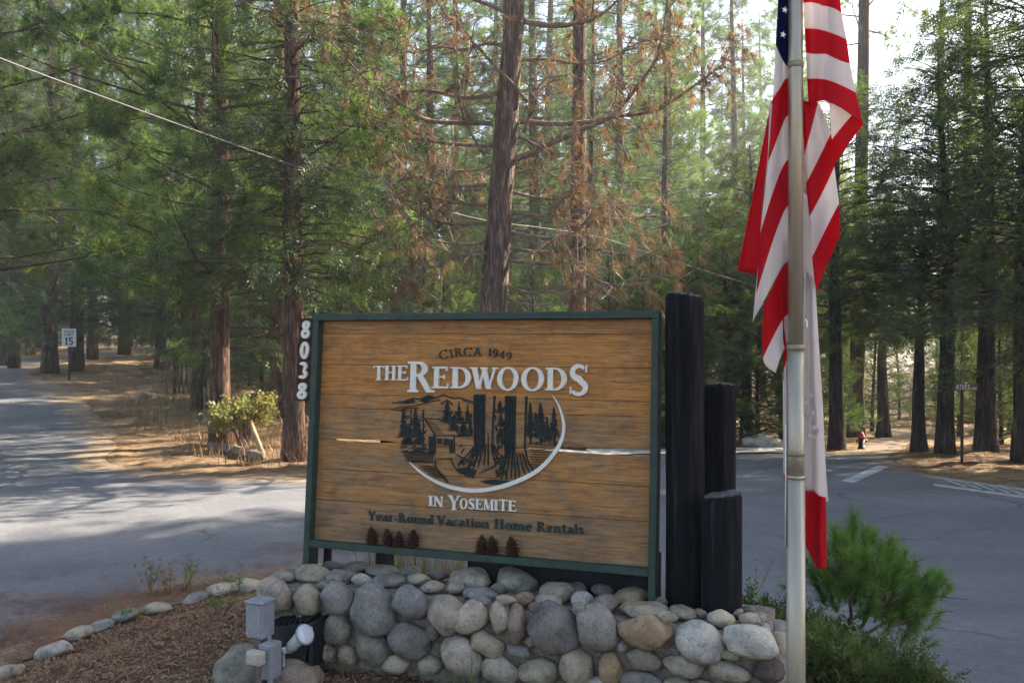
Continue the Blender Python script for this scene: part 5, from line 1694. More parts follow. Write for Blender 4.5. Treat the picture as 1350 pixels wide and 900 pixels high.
# trees out of view on the right whose shade covers the foreground
SA = R(SUN_AZ)
for i, (c_, s_) in enumerate([(0, 16), (3, 15), (5.2, 18), (5.4, 22), (1, 23), (4, 25), (5.6, 28), (2, 31), (5.2, 33), (3, 38), (5.6, 42), (-3, 20), (7.4, 20), (7.0, 24), (7.6, 28), (7.2, 33), (7.7, 37), (7.0, 16)]):
    x, y, s = -math.cos(SA) * c_ + math.sin(SA) * s_, math.sin(SA) * c_ + math.cos(SA) * s_, 0.95 + 0.03 * (i % 4)
    plant('shade_tree' if c_ < 7 else 'slim_shade', x, y, 'tall dark cedar standing beyond the right edge of the view', 'tree', 'cedar_tree', s, i * 1.1, 'tall cedars beyond the right edge')

# ================================================================== THE DYING CEDAR BEHIND THE SIGN
DC = 13.6
dbase = Vector((X(637, DC), DC, 0)); dbase.z = gz(dbase.x, dbase.y)
dead = empty('dying_cedar', dbase); tag(dead, 'dying cedar with bare curving branches and rusty brown sprays behind the sign', 'tree')
def dead_trunk():
    P = [(636, 640), (641, 560), (646, 470), (651, 400), (656, 330), (661, 250), (667, 170), (672, 100), (678, 30), (682, -60), (688, -250), (692, -500)]
    Wd = [52, 43, 37, 35, 33, 31, 30, 28, 26, 24, 20, 14]
    ctr = [ray(px, py, DC) - dbase for px, py in P]
    ctr[0].z = -0.4
    c2 = catmull([(*c, w * DC / FPX / 2) for c, w in zip(ctr, Wd)], 7)
    n = 40
    V = []; F = []
    for i, c in enumerate(c2):
        for k in range(n):
            a = 2 * math.pi * k / n
            z = c[2]
            rid = mnoise.noise(Vector((math.cos(a) * 5.5, math.sin(a) * 5.5, z * 0.55))) * 0.06 + mnoise.noise(Vector((math.cos(a) * 14, math.sin(a) * 14, z * 1.6))) * 0.05
            r = c[3] * (1 + rid)
            V.append((c[0] + math.cos(a) * r, c[1] + math.sin(a) * r, z))
    for i in range(len(c2) - 1):
        for k in range(n):
            q = (k + 1) % n
            F.append((i * n + k, i * n + q, (i + 1) * n + q, (i + 1) * n + k))
    np_obj('trunk', V, F, M['bark_cedar'], dead, True)
dead_trunk()
BR_ = [  # polylines in photograph pixels, start radius (px), depth drift towards the tip (m)
    ([(649, 163), (610, 162), (569, 160), (545, 150), (523, 134), (500, 118), (476, 99), (455, 76), (436, 55), (410, 32), (387, 14)], 4.2, -1.0),
    ([(655, 124), (630, 128), (602, 128), (575, 121), (550, 120), (525, 126), (500, 124), (478, 118)], 4.5, -0.4),
    ([(649, 192), (610, 191), (574, 187), (545, 183), (515, 180), (495, 168), (480, 148)], 3.6, 0.8),
    ([(642, 244), (612, 245), (588, 245), (560, 236), (535, 228), (510, 215)], 3.4, 0.3),
    ([(640, 271), (618, 268), (597, 267), (575, 262), (555, 250)], 3.6, -0.6),
    ([(640, 294), (610, 296), (583, 293), (560, 285), (545, 276), (522, 255), (504, 233)], 3.2, -0.9),
    ([(695, 135), (684, 120), (672, 107), (650, 85), (630, 62), (615, 48), (602, 37), (588, 20), (574, -2), (565, -25)], 3.2, -0.9),
    ([(639, 205), (628, 188), (615, 165), (607, 140), (603, 105), (602, 70), (600, 40)], 2.4, -1.0),
    ([(672, 212), (698, 203), (721, 191), (742, 182), (763, 173), (785, 164), (805, 154), (822, 138), (838, 117), (853, 97), (866, 75), (874, 42), (879, 6), (880, -30)], 5.4, -1.2),
    ([(686, 160), (718, 163), (749, 163), (780, 160), (810, 154), (836, 151), (861, 147), (890, 131), (917, 112), (940, 95), (959, 79), (972, 60)], 4.8, 0.9),
    ([(690, 28), (715, 33), (740, 34), (765, 30), (787, 23), (800, 14), (812, 3), (830, -18)], 5.2, -0.5),
    ([(672, 252), (690, 257), (707, 261), (727, 263), (745, 260), (770, 252)], 3.4, 0.4),
    ([(672, 306), (698, 311), (721, 314), (742, 311), (759, 306), (768, 297), (776, 284)], 4.0, -0.6),
    ([(672, 343), (700, 347), (731, 348), (748, 346), (770, 360), (796, 373), (825, 376), (852, 372), (876, 362)], 3.4, -0.9),
    ([(684, 180), (700, 188), (712, 194), (722, 205)], 3.0, -0.6),
    ([(690, 175), (698, 150), (703, 130), (712, 112), (730, 95)], 3.0, -0.8),
    ([(676, 230), (710, 222), (745, 240), (780, 250), (800, 262)], 2.2, 0.5),
    ([(652, 330), (630, 336), (600, 338), (575, 352), (550, 356), (520, 345)], 2.6, -0.7),
    ([(665, 60), (640, 58), (610, 66), (580, 62), (545, 70), (510, 60), (470, 40), (430, 30)], 3.0, 0.9),
    ([(682, 80), (720, 78), (760, 84), (800, 80), (835, 60), (870, 50), (910, 48)], 3.0, 1.0),
    ([(668, 200), (640, 222), (600, 225), (565, 215), (530, 205), (500, 190), (470, 180)], 2.2, 1.0),
    ([(676, 280), (720, 285), (770, 280), (815, 290), (850, 285), (890, 270)], 2.2, 0.9),
    ([(645, 360), (625, 368), (600, 373), (570, 368), (548, 374), (528, 388)], 2.6, -0.5),
    ([(648, 318), (620, 322), (590, 320), (550, 311), (525, 312), (503, 320)], 2.6, 0.5),
    ([(664, 372), (690, 384), (720, 386), (750, 380), (775, 384), (796, 396)], 2.4, -0.4),
    ([(668, 325), (700, 331), (735, 332), (770, 327), (810, 334), (845, 338), (885, 328)], 2.6, 0.6),
    ([(662, 390), (680, 398), (705, 402), (730, 399)], 2.2, -0.3),
    ([(674, 20), (640, 5), (600, -8), (560, -20), (500, -35)], 4, -0.6),
    ([(686, -20), (730, -30), (780, -50), (840, -60)], 4, 0.6),
]
drg = np.random.default_rng(77)
fol_p, fol_d, fol_s = [], [], []
def px_w(d): return d / FPX
for (pl, r0, drift) in BR_:
    c = catmull([(a, b, DC + drift * (i / (len(pl) - 1)) ** 1.1) for i, (a, b) in enumerate(pl)], 3)
    pts = [ray(q[0], q[1], q[2]) - dbase for q in c]
    n = len(pts)
    mb = MB()
    rad = [max(0.004, 0.82 * r0 * px_w(DC) * (1 - 0.85 * i / n)) for i in range(n)]
    mb.tube(pts, rad, 7, True, 0.12)
    tot = sum((pts[i + 1] - pts[i]).length for i in range(n - 1))
    nt_ = int(tot * 9)
    for q in range(nt_):
        t = 0.18 + 0.82 * drg.random()
        i = min(int(t * (n - 1)), n - 2)
        b = pts[i].lerp(pts[i + 1], t * (n - 1) - i)
        tan = (pts[i + 1] - pts[i]).normalized()
        d = (tan * 0.6 + Vector(drg.normal(size=3)) * 0.75).normalized()
        L = drg.uniform(0.25, 0.85) * (1.15 - 0.5 * t)
        m1 = b + d * L * 0.5 + Vector((0, 0, drg.uniform(-0.04, 0.06)))
        e = b + d * L + Vector((0, 0, -0.25 * L * drg.random()))
        mb.tube([b, m1, e], [0.011, 0.0075, 0.004], 4, False)
        for w in range(2):
            d2 = (d * 0.7 + Vector(drg.normal(size=3)) * 0.7).normalized()
            e2 = m1 + d2 * L * drg.uniform(0.3, 0.7)
            mb.tube([m1, e2], [0.007, 0.003], 3, False)
            if drg.random() < 0.26 * (0.5 + t):
                fol_p.append(e2); fol_d.append((d2 * 0.4 + Vector((0, 0, -0.8)))); fol_s.append(drg.uniform(0.7, 1.25))
        if drg.random() < 0.6 * (0.4 + t):
            fol_p.append(e); fol_d.append(d * 0.45 + Vector((0, 0, -0.75))); fol_s.append(drg.uniform(0.8, 1.35))
    for q in range(int(tot * 4)):
        t = 0.15 + 0.85 * drg.random()
        i = min(int(t * (n - 1)), n - 2)
        b = pts[i].lerp(pts[i + 1], t * (n - 1) - i)
        az = drg.uniform(0, 6.283); L = drg.uniform(0.35, 1.1)
        o_ = Vector((math.cos(az), math.sin(az) * 0.6, 0))
        mb.tube([b, b + o_ * L * 0.4 + Vector((0, 0, 0.03)), b + o_ * L * 0.75 + Vector((0, 0, -0.12 * L)), b + o_ * L + Vector((0, 0, -0.42 * L))], [0.008, 0.0065, 0.005, 0.003], 3, False)
    mb.build('branch', M['dead_limb'], dead, True)
# broken pale sticks caught in the branches
for pl in [[(800, 262), (786, 305), (772, 345)], [(800, 262), (806, 320), (812, 390)], [(800, 262), (822, 300), (838, 330)], [(800, 262), (830, 292), (862, 300)], [(800, 262), (838, 285), (852, 278)], [(800, 262), (770, 240), (740, 222)],
           [(532, 280), (550, 325), (570, 378)], [(540, 285), (540, 320), (545, 350)], [(505, 235), (530, 268), (552, 280)], [(527, 360), (548, 372), (570, 380)], [(855, 270), (800, 275), (745, 320)], [(880, 295), (840, 310), (800, 345)], [(910, 360), (880, 372), (850, 360)], [(700, 120), (720, 150), (780, 245)]]:
    c = catmull([(a, b, DC - 0.9 + 0.2 * i) for i, (a, b) in enumerate(pl)], 4)
    MB().tube([ray(*q) - dbase for q in c], [0.010 - 0.007 * i / len(c) for i in range(len(c))], 5, True).build('bare_stick', M['dead_wood'], dead, True)
# rusty sprays
for (cx, cy, rx, ry, n) in [(450, 60, 75, 55, 60), (540, 40, 60, 40, 40), (400, 20, 40, 30, 20), (570, 215, 38, 24, 30), (525, 300, 30, 40, 12), (850, 90, 60, 70, 50), (780, 200, 45, 60, 40), (760, 290, 40, 40, 20), (820, 290, 60, 60, 22), (910, 350, 40, 40, 10), (900, 120, 50, 60, 24), (740, 100, 40, 60, 20), (470, 150, 50, 30, 22)]:
    for i in range(int(n * 0.6)):
        q = ray(cx + drg.normal() * rx * 0.6, cy + drg.normal() * ry * 0.6, DC + drg.uniform(-1.2, 1.4)) - dbase
        fol_p.append(q); fol_d.append(Vector((drg.normal() * 0.35, drg.normal() * 0.35, -0.9))); fol_s.append(drg.uniform(0.7, 1.3))
Vf, Ff = scatter_tris(T_DEAD, np.array([tuple(p) for p in fol_p]), np.array([tuple(p) for p in fol_d]), np.array(fol_s), drg)
o = np_obj('dead_foliage', Vf, Ff, M['dead_leaf'], dead); o['kind'] = 'stuff'

# ================================================================== CABLE, SIGNS, SMALL THINGS
M['cable'] = simple_mat('cable', (0.13, 0.125, 0.115), 0.6, 0.4, var=0.2)
cpts = [(-260, -35, 6.5), (-120, 24, 7.5), (0, 77, 8.5), (133, 127, 9.6), (293, 185, 11), (413, 227, 12), (520, 260, 12.8), (632, 289, 13.9), (710, 300, 14.8), (787, 312, 15.8), (875, 340, 17.5), (992, 376, 19.5), (1095, 405, 21.0)]
c = catmull(cpts, 6)
o = MB().tube([ray(*q) for q in c], 0.009, 6).build('overhead_cable', M['cable'], None, True)
tag(o, 'grey overhead cable sloping from the upper left behind the trees', 'cable')

M['sign_white'] = simple_mat('sign_white', (0.70, 0.71, 0.72), 0.5, 0.4, var=0.05)
M['sign_black'] = simple_mat('sign_black', (0.015, 0.015, 0.018), 0.6, 0.3, var=0.05)
M['sign_brown'] = simple_mat('sign_brown', (0.26, 0.065, 0.035), 0.6, 0.3, var=0.2)
M['rust_post'] = simple_mat('rust_post', (0.06, 0.04, 0.032), 0.8, 0.2, var=0.3)
M['hydrant_red'] = simple_mat('hydrant_red', (0.48, 0.035, 0.025), 0.5, 0.4, var=0.15)
# speed limit sign
d = 30.0; x = X(91, d)
ss = empty('speed_limit_sign', (x, d, gz(x, d)), R(4)); tag(ss, 'white 15 speed limit sign on a thin post at the left', 'road sign')
zc_ = EYE.z - (445 - 450) / FPX * d - ss.location.z
MB().box(-0.03, 0.03, 0.012, 0.05, -0.2, zc_ + 0.28).build('post', M['rust_post'], ss)
pan = MB().box(-0.24, 0.24, -0.004, 0.004, zc_ - 0.31, zc_ + 0.31).build('panel', M['sign_white'], ss)
def run_text(txt, xc, z, h, wtot, parent, mat, yf, S=0.18, T=0.12):
    ws = [glyph(c, S, T)[1] for c in txt]; tot = sum(ws) + 0.12 * (len(ws) - 1); k = wtot / tot; cur = xc - wtot / 2
    for c, w in zip(txt, ws):
        letter(c, cur, z, w * k, h, mat, yf, yf + 0.004, parent=parent, S=S, T=T); cur += (w + 0.12) * k
run_text('SPEED', 0, zc_ + 0.17, 0.075, 0.34, pan, M['sign_black'], -0.0085)
run_text('LIMIT', 0, zc_ + 0.07, 0.075, 0.30, pan, M['sign_black'], -0.0085)
run_text('15', 0, zc_ - 0.25, 0.26, 0.28, pan, M['sign_black'], -0.0085, 0.2, 0.15)
# street name sign
d = 15.7; x = X(1269, d)
rs = empty('street_name_sign', (x, d, gz(x, d)), R(-6)); tag(rs, 'small brown street name sign reading RIVER RD on a dark post', 'road sign')
zc_ = EYE.z - (510 - 450) / FPX * d - rs.location.z
MB().box(-0.02, 0.02, 0.008, 0.045, -0.2, zc_ + 0.05).build('post', M['rust_post'], rs)
pan = MB().box(-0.14, 0.26, -0.006, 0.006, zc_ - 0.065, zc_ + 0.065).build('panel', M['sign_brown'], rs, bevel=0.002)
run_text('RIVER', 0.012, zc_ - 0.045, 0.09, 0.25, pan, M['sign_white'], -0.0105, 0.2, 0.15)
run_text('RD', 0.197, zc_ - 0.045, 0.045, 0.07, pan, M['sign_white'], -0.0105, 0.2, 0.15)
# hydrant
g = on_ground(1136, 592)
hy = empty('fire_hydrant', g); hy.scale = (0.8, 0.8, 0.8); tag(hy, 'red fire hydrant on the far verge beside the side road', 'hydrant')
brl = MB().tube([(0, 0, -0.1), (0, 0, 0.05), (0, 0, 0.051), (0, 0, 0.30)], [0.11, 0.11, 0.085, 0.085], 16).build('barrel', M['sign_black'], hy, True)
MB().tube([(0, 0, 0.301), (0, 0, 0.33), (0, 0, 0.34), (0, 0, 0.40), (0, 0, 0.44), (0, 0, 0.46)], [0.10, 0.10, 0.088, 0.075, 0.04, 0.025], 16).build('bonnet', M['hydrant_red'], hy, True)
for s in (-1, 1): MB().tube([(s * 0.08, 0, 0.22), (s * 0.14, 0, 0.22)], [0.045, 0.045], 12).build('outlet_cap', M['hydrant_red'], brl, True)
# pale rocks on the far verge
for i, (px, a, b) in enumerate([(988, 8, 6), (1003, 13, 9), (1019, 10, 7), (1031, 9, 6)]):
    g = on_ground(px, 592)
    s = 1.35 * g.y / FPX
    o = place_stone((g.x, g.y, g.z + b * s * 0.5), a * s, a * s * 0.8, b * s, 5, 'w', None, 'rock')
    tag(o, ['small pale rock behind the middle black post', 'largest pale rock on the far verge', 'pale rock right of the largest on the far verge', 'pale rock nearest the flagpole on the far verge'][i], 'rock', 'pale rocks on the far verge')
for i, (px, py, a, b, k, lab) in enumerate([(274, 556, 9, 6, 'l', 'pale rock left of the tall pine trunk'), (190, 524, 6, 4, 'l', 'left small pale rock on the dry slope'), (204, 527, 4, 3, 'w', 'right small pale rock on the dry slope'), (222, 540, 7, 3, 'l', 'flat pale rock low on the dry slope'), (262, 540, 6, 3, 't', 'tan rock before the tall pine')]):
    g = on_ground(px, py); s = g.y / FPX
    o = place_stone((g.x, g.y, g.z + b * s * 0.3), a * s, a * s * 0.8, b * s, 0, k, None, 'rock'); tag(o, lab, 'rock', 'rocks on the left slope')
# stake and log border by the bush
g0 = on_ground(353, 606); g1 = ray(322, 536, g0.y + 0.9)
M['pale_wood'] = simple_mat('pale_wood', (0.30, 0.22, 0.13), 0.85, 0.1, var=0.3)
o = MB().tube([(0, 0, -0.1), tuple(Vector(g1) - g0)], [0.045, 0.035], 8, True, 0.08).build('leaning_stake', M['pale_wood'], None, True); o.location = g0; tag(o, 'pale wooden stake leaning against the bush', 'stake')
a_ = on_ground(278, 592); b_ = on_ground(346, 606)
dd = b_ - a_
o = MB().tube([(0, 0, 0.06), tuple(dd * 0.5 + Vector((0, 0, 0.07))), tuple(dd + Vector((0, 0, 0.05)))], [0.075, 0.08, 0.07], 12, True, 0.06).build('border_log', M['weathered_wood'], None, True); o.location = a_; tag(o, 'weathered border log lying in front of the bush', 'log')
# caged sapling with stakes
g = on_ground(230, 519)
for i, (dx, dy, h) in enumerate([(-0.22, 0, 1.6), (0.22, 0.05, 1.5), (0.02, 0.3, 1.5)]):
    o = MB().tube([(0, 0, -0.1), (0.02, 0, h)], [0.035, 0.03], 7, True).build('wooden_stake', M['weathered_wood'], None, True); o.location = (g.x + dx, g.y + dy, gz(g.x + dx, g.y + dy))
    tag(o, ['left stake around the small young tree on the slope', 'right stake around the small young tree on the slope', 'rear stake around the small young tree on the slope'][i], 'stake', 'stakes round the young tree')
g = on_ground(270, 556)
o = MB().tube([(0, 0, -0.1), (0, 0, 0.75)], 0.03, 7).build('wooden_stake', M['weathered_wood'], None, True); o.location = g; tag(o, 'short thin stake left of the tall pine trunk', 'stake')
# distant fence on the lane
d = 62.0
fe = empty('pale_fence', (X(166, d), d, gz(X(166, d), d))); tag(fe, 'low pale fence across the far end of the lane', 'fence')
for i in range(5):
    MB().box(-2.2 + i * 1.1 - 0.05, -2.2 + i * 1.1 + 0.05, -0.05, 0.05, -0.3, 1.0).build('fence_post', M['weathered_wood'], fe)
for z in (0.35, 0.8):
    MB().box(-2.4, 2.4, -0.08, -0.051, z - 0.05, z + 0.05).build('fence_rail', M['pale_wood'], fe)

# ================================================================== BUSHES AND GROUND COVER
def shrub(name, loc, rad, h, n, tmpl, mat, label, seed, stems=14, up=0.6, scale=1.0, stem_mat='limb_wood', cat='bush', hollow=0.35, spread=1.0):
    rng = np.random.default_rng(seed)
    e = empty(name, loc); tag(e, label, cat)
    mb = MB(); pos, dirs, sc = [], [], []
    tips = []
    for i in range(stems):
        az = i * 2.4 + rng.normal() * 0.3
        rr = rad * rng.uniform(0.35, 1.0) * spread; hh = h * rng.uniform(0.55, 1.0)
        p1 = Vector((math.cos(az) * rr * 0.35, math.sin(az) * rr * 0.35, hh * 0.45)); p2 = Vector((math.cos(az) * rr, math.sin(az) * rr, hh * (1 - 0.3 * (rr / rad) ** 2)))
        mb.tube([(rng.normal() * 0.02, rng.normal() * 0.02, -0.05), p1, p2], [0.012 * (rad + h), 0.008 * (rad + h), 0.003], 5, False)
        for k in range(n // stems):
            t = hollow + (1 - hollow) * rng.random() ** 0.7
            q = (p1 * (1 - t) * 2 * 0.5 + p2 * t) if t > 0.4 else p1
            q = p1.lerp(p2, t) + Vector(rng.normal(size=3)) * 0.16 * rad
            q.z = max(q.z, 0.02)
            pos.append(tuple(q)); dirs.append((q.x * 0.8 / rad + rng.normal() * 0.4, q.y * 0.8 / rad + rng.normal() * 0.4, up + rng.normal() * 0.3)); sc.append(scale * rng.uniform(0.7, 1.25))
            if rng.random() < 0.35: mb.add([p1.lerp(p2, t * 0.8) + Vector((0.003, 0, 0)), p1.lerp(p2, t * 0.8) - Vector((0.003, 0, 0)), q], [(0, 1, 2)])
    mb.build('stems', M[stem_mat], e, True)
    V, F = scatter_tris(tmpl, np.array(pos), np.array(dirs), np.array(sc), rng)
    o = np_obj('foliage', V, F, M[mat], e); o['kind'] = 'stuff'
    return e
T_BROAD = spray_template(5, 0.16, 0.09, 0.045, 9)
g = on_ground(322, 594)
shrub('broadleaf_bush', (g.x, g.y, g.z), 0.5, 1.12, 380, T_BROAD, 'sunlit_leaf', 'pale sunlit bush against the tall pine trunk', 5, stems=16)
g = on_ground(230, 519)
shrub('young_tree', (g.x, g.y, g.z), 0.3, 1.75, 200, T_BROAD, 'shrub_leaf', 'small dark young tree between stakes on the slope', 6, stems=9, up=0.8)
# young pine right of the flagpole
T_YP = tuft_template(60, 0.105, 0.0036, 14, 8, 66, 0.6)
def young_pine():
    rng = np.random.default_rng(9)
    base = Vector((1.72, 4.35, 0)); base.z = gz(base.x, base.y)
    e = empty('young_pine', base); tag(e, 'bushy young pine with bright green needles right of the flagpole', 'young tree')
    D0 = 4.35
    stem = MB(); pos, dirs, sc = [], [], []
    dead_p, dead_d, dead_s = [], [], []
    root = Vector((0, 0, -0.05))
    tips = [(1125, 690, 0), (1100, 706, -.1), (1150, 712, .1), (1172, 722, 0), (1085, 735, .05), (1190, 738, -.1), (1205, 752, .1), (1140, 735, -.2), (1160, 752, .2), (1222, 770, 0), (1110, 748, .2), (1200, 778, -.2), (1178, 766, .1), (1130, 762, -.15), (1235, 762, .05), (1090, 768, -.1), (1215, 800, .1), (1072, 760, 0), (1150, 786, -.22), (1185, 800, -.1), (1205, 815, 0.1), (1170, 735, -.15), (1140, 708, 0.05), (1118, 722, -.12)]
    hub = ray(1120, 815, D0) - base
    stem.tube([root, hub * 0.5 + Vector((0.01, 0, 0)), hub], [0.016, 0.014, 0.012], 7, False)
    mids = [ray(1118, 770, D0) - base, ray(1150, 800, D0) - base, ray(1175, 815, D0 + .1) - base]
    for m in mids: stem.tube([hub * 0.7, (hub * 0.7 + m) / 2 + Vector((0.01, 0.01, 0)), m], [0.011, 0.009, 0.007], 6, False)
    for px, py, dd in tips:
        tip = ray(px, py, D0 + dd * 1.0) - base
        m = min(mids, key=lambda q: (q - tip).length)
        c = (m + tip) / 2 + Vector((0, 0, -0.03))
        stem.tube([m, c, tip], [0.007, 0.0055, 0.004], 5, False)
        up = (tip - c).normalized() * 0.6 + Vector((0, 0, 0.8))
        for k in range(6):
            q = tip + up.normalized() * (-0.12 + 0.032 * k)
            pos.append(tuple(q)); dirs.append(tuple(up + Vector(rng.normal(size=3)) * 0.08)); sc.append(rng.uniform(0.75, 1.05))
        for k in range(7):
            o2 = Vector((rng.normal() * 0.06, rng.normal() * 0.06, -0.04 + rng.normal() * 0.03))
            pos.append(tuple(tip + o2)); dirs.append(tuple(up + Vector((o2.x * 8, o2.y * 8, 0)))); sc.append(rng.uniform(0.6, 0.9))
        for k in range(6):
            q = c.lerp(m, rng.random()) + Vector(rng.normal(size=3)) * 0.03
            dead_p.append(tuple(q)); dead_d.append((rng.normal() * 0.6, rng.normal() * 0.6, -0.3)); dead_s.append(rng.uniform(0.4, 0.7))
        for k in range(6):
            q = m.lerp(tip, rng.uniform(0.1, 0.8)); e2 = q + Vector((rng.normal() * 0.09, rng.normal() * 0.09, rng.normal() * 0.05 - 0.01))
            stem.tube([q, e2], [0.003, 0.0015], 3, False)
    stem.build('stems', M['limb_wood'], e, True)
    V, F = scatter_tris(T_YP, np.array(pos), np.array(dirs), np.array(sc), rng)
    o = np_obj('needles', V, F, M['young_pine'], e); o['kind'] = 'stuff'
    V, F = scatter_tris(T_YP[:18], np.array(dead_p), np.array(dead_d), np.array(dead_s), rng)
    o = np_obj('dead_needles', V, F, M['dead_leaf'], e); o['kind'] = 'stuff'
young_pine()
T_SMALL = spray_template(9, 0.09, 0.034, 0.010, 12)
for i, (px, d, rad, h, lab) in enumerate([(1110, 3.95, 0.24, 0.36, 'low feathery green shrub under the young pine, left part'), (1172, 3.95, 0.24, 0.30, 'low feathery green shrub below the young pine, centre'), (1232, 3.85, 0.18, 0.20, 'low feathery green shrub at the road side, lowest and rightmost'),
                                            (1085, 4.35, 0.16, 0.42, 'upright green shrub behind the flagpole'), (1015, 4.35, 0.17, 0.46, 'small green shrub beside the right end of the stone wall')]):
    x = X(px, d)
    shrub('low_shrub', (x, d, gz(x, d)), rad, h, 900, T_SMALL, 'shrub_leaf', lab, 40 + i, stems=26, up=0.7, hollow=0.1)

def blades(name, spots, hmin, hmax, w, mat, label, kind, seed, cat=None, bend=0.35):
    rng = np.random.default_rng(seed)
    V, F = [], []
    for (x, y, z) in spots:
        h = rng.uniform(hmin, hmax); az = rng.uniform(0, 6.283); b = bend * h * rng.uniform(0.2, 1.2)
        dx, dy = math.cos(az), math.sin(az)
        sx, sy = -dy * w / 2, dx * w / 2
        n = len(V)
        V += [(x - sx, y - sy, z), (x + sx, y + sy, z), (x + dx * b * .35 + sx * .8, y + dy * b * .35 + sy * .8, z + h * .55), (x + dx * b * .35 - sx * .8, y + dy * b * .35 - sy * .8, z + h * .55), (x + dx * b, y + dy * b, z + h)]
        F += [(n, n + 1, n + 2), (n, n + 2, n + 3), (n + 3, n + 2, n + 4)]
    o = np_obj(name, V, F, M[mat])
    tag(o, label, cat, None, kind)
    return o
rg = np.random.default_rng(3)
def spots_near(px, py, n, sx, sy):
    out = []
    for i in range(n):
        g = on_ground(px + rg.normal() * sx, py + rg.normal() * sy); out.append(tuple(g))
    return out
# green grass at the foot of the wall
sp_ = []
for px, n in ((600, 22), (630, 14), (652, 10), (735, 14), (760, 8), (690, 6)):
    for i in range(n):
        w = wall_hit(px + rg.normal() * 9, 905); w = w + WN * rg.uniform(0.06, 0.16)
        sp_.append((w.x, w.y, gz(w.x, w.y) - 0.005))
blades('grass_tuft', sp_, 0.04, 0.12, 0.005, 'green_blade', 'thin green grass at the foot of the stone wall', 'stuff', 4)
w = wall_hit(632, 900) + WN * 0.1
o = blades('grass_blade', [(w.x, w.y, gz(w.x, w.y)), (w.x + 0.02, w.y, gz(w.x, w.y)), (w.x + 0.05, w.y + .01, gz(w.x, w.y))], 0.17, 0.24, 0.010, 'green_blade', 'tall yellow-green grass blades standing before the wall', None, 5, 'grass', 0.12)
# dry weeds by the edging
def weed(px, py, h, label, seed, n=7):
    rng = np.random.default_rng(seed); g = on_ground(px, py)
    e = empty('dry_weed', g); tag(e, label, 'weed', 'weeds along the bed edge')
    mb = MB(); pos, dirs, sc = [], [], []
    for i in range(n):
        t = Vector((rng.normal() * 0.08, rng.normal() * 0.06, h * rng.uniform(0.6, 1.0)))
        mb.tube([(rng.normal() * 0.03, rng.normal() * 0.02, -0.02), t * 0.5 + Vector((rng.normal() * 0.015, 0, 0)), t], [0.003, 0.0025, 0.0012], 4, False)
        for k in range(9):
            q = t * rng.uniform(0.3, 1.0); pos.append(tuple(q)); dirs.append((rng.normal(), rng.normal(), 0.9)); sc.append(rng.uniform(0.4, 0.75))
    mb.build('stems', M['straw'], e)
    V, F = scatter_tris(T_SMALL[:8], np.array(pos), np.array(dirs), np.array(sc), rng)
    o = np_obj('leaves', V, F, M['green_blade' if seed % 2 else 'straw'], e); o['kind'] = 'stuff'
weed(200, 786, 0.30, 'tallest dry weed rising above the edging stones', 1)
weed(222, 784, 0.24, 'dry weed in the middle of the clump by the edging', 2)
weed(243, 780, 0.26, 'greenish weed at the right of the clump by the edging', 3)
weed(315, 782, 0.16, 'low green weed between the edging and the stone wall', 5)
weed(170, 820, 0.10, 'low greenish weed on the mulch, left of centre', 7)
weed(290, 815, 0.12, 'low green weed on the mulch behind the grey boxes', 9)
weed(460, 886, 0.12, 'dry weed sprouting at the wall\'s foot near the floodlight', 4)
weed(1000, 780, 0.26, 'thin tall weed standing before the right-hand asphalt', 11, 2)
# grass visible under the sign, behind the wall
sp_ = []
for i in range(900):
    t = rg.random(); q = Vector((SO.x, SO.y, 0)) + WU * (1.9 * t - 0.1) - WN * rg.uniform(0.45, 1.4)
    sp_.append((q.x, q.y, gz(q.x, q.y)))
blades('grass_patch', sp_, 0.25, 0.5, 0.006, 'straw', 'dry yellow-green grass behind the wall seen under the sign', 'stuff', 6)
sp_ = []
for i in range(350):
    t = rg.random(); q = Vector((SO.x, SO.y, 0)) + WU * (0.9 * t + 0.0) - WN * rg.uniform(0.45, 1.0)
    sp_.append((q.x, q.y, gz(q.x, q.y)))
blades('green_grass_patch', sp_, 0.22, 0.42, 0.007, 'green_blade', 'green grass behind the left part of the wall under the sign', 'stuff', 7)

# loose chips, needles and twigs on the bed
def chips(name, n, region, lmin, lmax, w, mat, label, seed, tilt=0.35, lift=0.006, keep=None):
    rng = np.random.default_rng(seed)
    P = region(rng, n)
    if keep is not None: P = P[keep(P)]
    n = len(P)
    Z = surf(P[:, 0], P[:, 1]) + lift + rng.random(n) * 0.012
    az = rng.uniform(0, 6.283, n); l = rng.uniform(lmin, lmax, n)
    tz = rng.normal(size=n) * tilt
    d = np.stack([np.cos(az), np.sin(az), tz], 1); s = np.stack([-np.sin(az), np.cos(az), rng.normal(size=n) * tilt], 1)
    c = np.stack([P[:, 0], P[:, 1], Z], 1)
    ww = w * rng.uniform(0.5, 1.5, n)
    V = np.stack([c - d * l[:, None] / 2 - s * ww[:, None] / 2, c - d * l[:, None] / 2 + s * ww[:, None] / 2, c + d * l[:, None] / 2 + s * ww[:, None] / 3, c + d * l[:, None] / 2 - s * ww[:, None] / 3], 1).reshape(-1, 3)
    F = np.arange(4 * n).reshape(-1, 4)
    o = np_obj(name, V, F, M[mat]); tag(o, label, None, None, 'stuff')
def bed_region(rng, n):
    P = np.stack([rng.uniform(-3.2, 2.2, n), rng.uniform(2.8, 6.6, n)], 1)
    return P[poly_sdist(P[:, 0], P[:, 1], BED) > 0.03]
chips('mulch', 60000, bed_region, 0.008, 0.032, 0.007, 'mulch_chip', 'dark bark mulch chips covering the planted bed', 1)
chips('fallen_needles', 16000, bed_region, 0.03, 0.10, 0.0025, 'litter', 'fallen brown needles strewn over the mulch bed', 2)
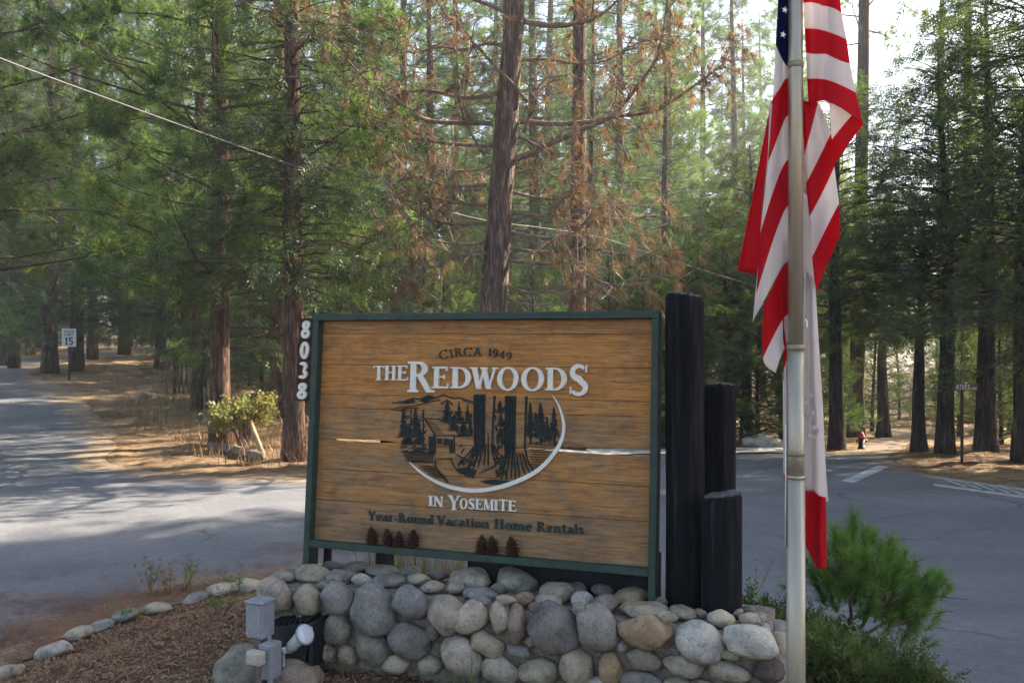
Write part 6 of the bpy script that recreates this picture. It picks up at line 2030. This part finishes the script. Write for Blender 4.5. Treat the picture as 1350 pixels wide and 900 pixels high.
chips('dry_leaves', 900, bed_region, 0.015, 0.035, 0.018, 'straw', 'pale dry leaf bits scattered on the mulch', 3, 0.5)
def edge_region(rng, n):
    P = np.stack([rng.uniform(-6.0, 0.2, n), rng.uniform(4.2, 8.2, n)], 1)
    d = poly_sdist(P[:, 0], P[:, 1], BED)
    nn = np.array([mnoise.noise(Vector((p[0] * 0.6, p[1] * 1.8, 2.0))) for p in P])
    far_e = (d < 0) & (d > -1.5) & (rng.random(len(P)) < 1.2 * np.exp(d / 0.3) + 0.8 * (nn > 0.05) * np.exp(d / 0.9))
    return P[far_e]
chips('needle_litter', 60000, edge_region, 0.03, 0.09, 0.006, 'litter', 'orange-brown needle litter drifted along the road edge', 4, 0.1, 0.014)
def verge_region(rng, n):
    P = np.stack([rng.uniform(-9.5, 1, n), rng.uniform(10.5, 24, n)], 1)
    d = poly_sdist(P[:, 0], P[:, 1], ROAD_NP)
    return P[(d < 0.35) & (rng.random(len(P)) < np.where(d < 0, 1.0, 0.4))]
chips('verge_litter', 16000, verge_region, 0.05, 0.18, 0.012, 'litter', 'brown needle litter on the left verge beyond the road', 5, 0.12, 0.02)
def verge_region_r(rng, n):
    P = np.stack([rng.uniform(4, 15, n), rng.uniform(11, 22, n)], 1)
    return P[poly_sdist(P[:, 0], P[:, 1], ROAD_NP) < 0.1]
chips('verge_needles', 12000, verge_region_r, 0.06, 0.2, 0.012, 'litter', 'brown needle litter under the cedars on the right verge', 6, 0.12, 0.02)
sp_ = []
while len(sp_) < 5000:
    P = np.stack([rg.uniform(-14, 1.5, 4000), rg.uniform(11.5, 34, 4000)], 1)
    ok = (poly_sdist(P[:, 0], P[:, 1], ROAD_NP) < -0.5)
    nn = np.array([mnoise.noise(Vector((p[0] * 0.35, p[1] * 0.35, 7.0))) for p in P])
    P = P[ok & (nn > 0.02)]
    Z = surf(P[:, 0], P[:, 1])
    sp_ += [(a, b, c) for (a, b), c in zip(P, Z)]
blades('dry_grass', sp_, 0.12, 0.38, 0.014, 'straw', 'dry straw-coloured grass on the left slope', 'stuff', 8, None, 0.6)

# ================================================================== AIR
def haze():
    m, nt, out = new_mat('hazy_air')
    v = nt.nodes.new("ShaderNodeVolumePrincipled")
    v.inputs['Color'].default_value = (0.92, 0.95, 1.0, 1)
    v.inputs['Density'].default_value = 0.0022
    v.inputs['Anisotropy'].default_value = 0.35
    nt.links.new(v.outputs[0], out.inputs['Volume'])
    o = MB().box(-160, 160, -20, 180, -14, 40).build('haze', m)
    tag(o, 'thin sunlit haze in the air between the trees', None, None, 'stuff')
haze()
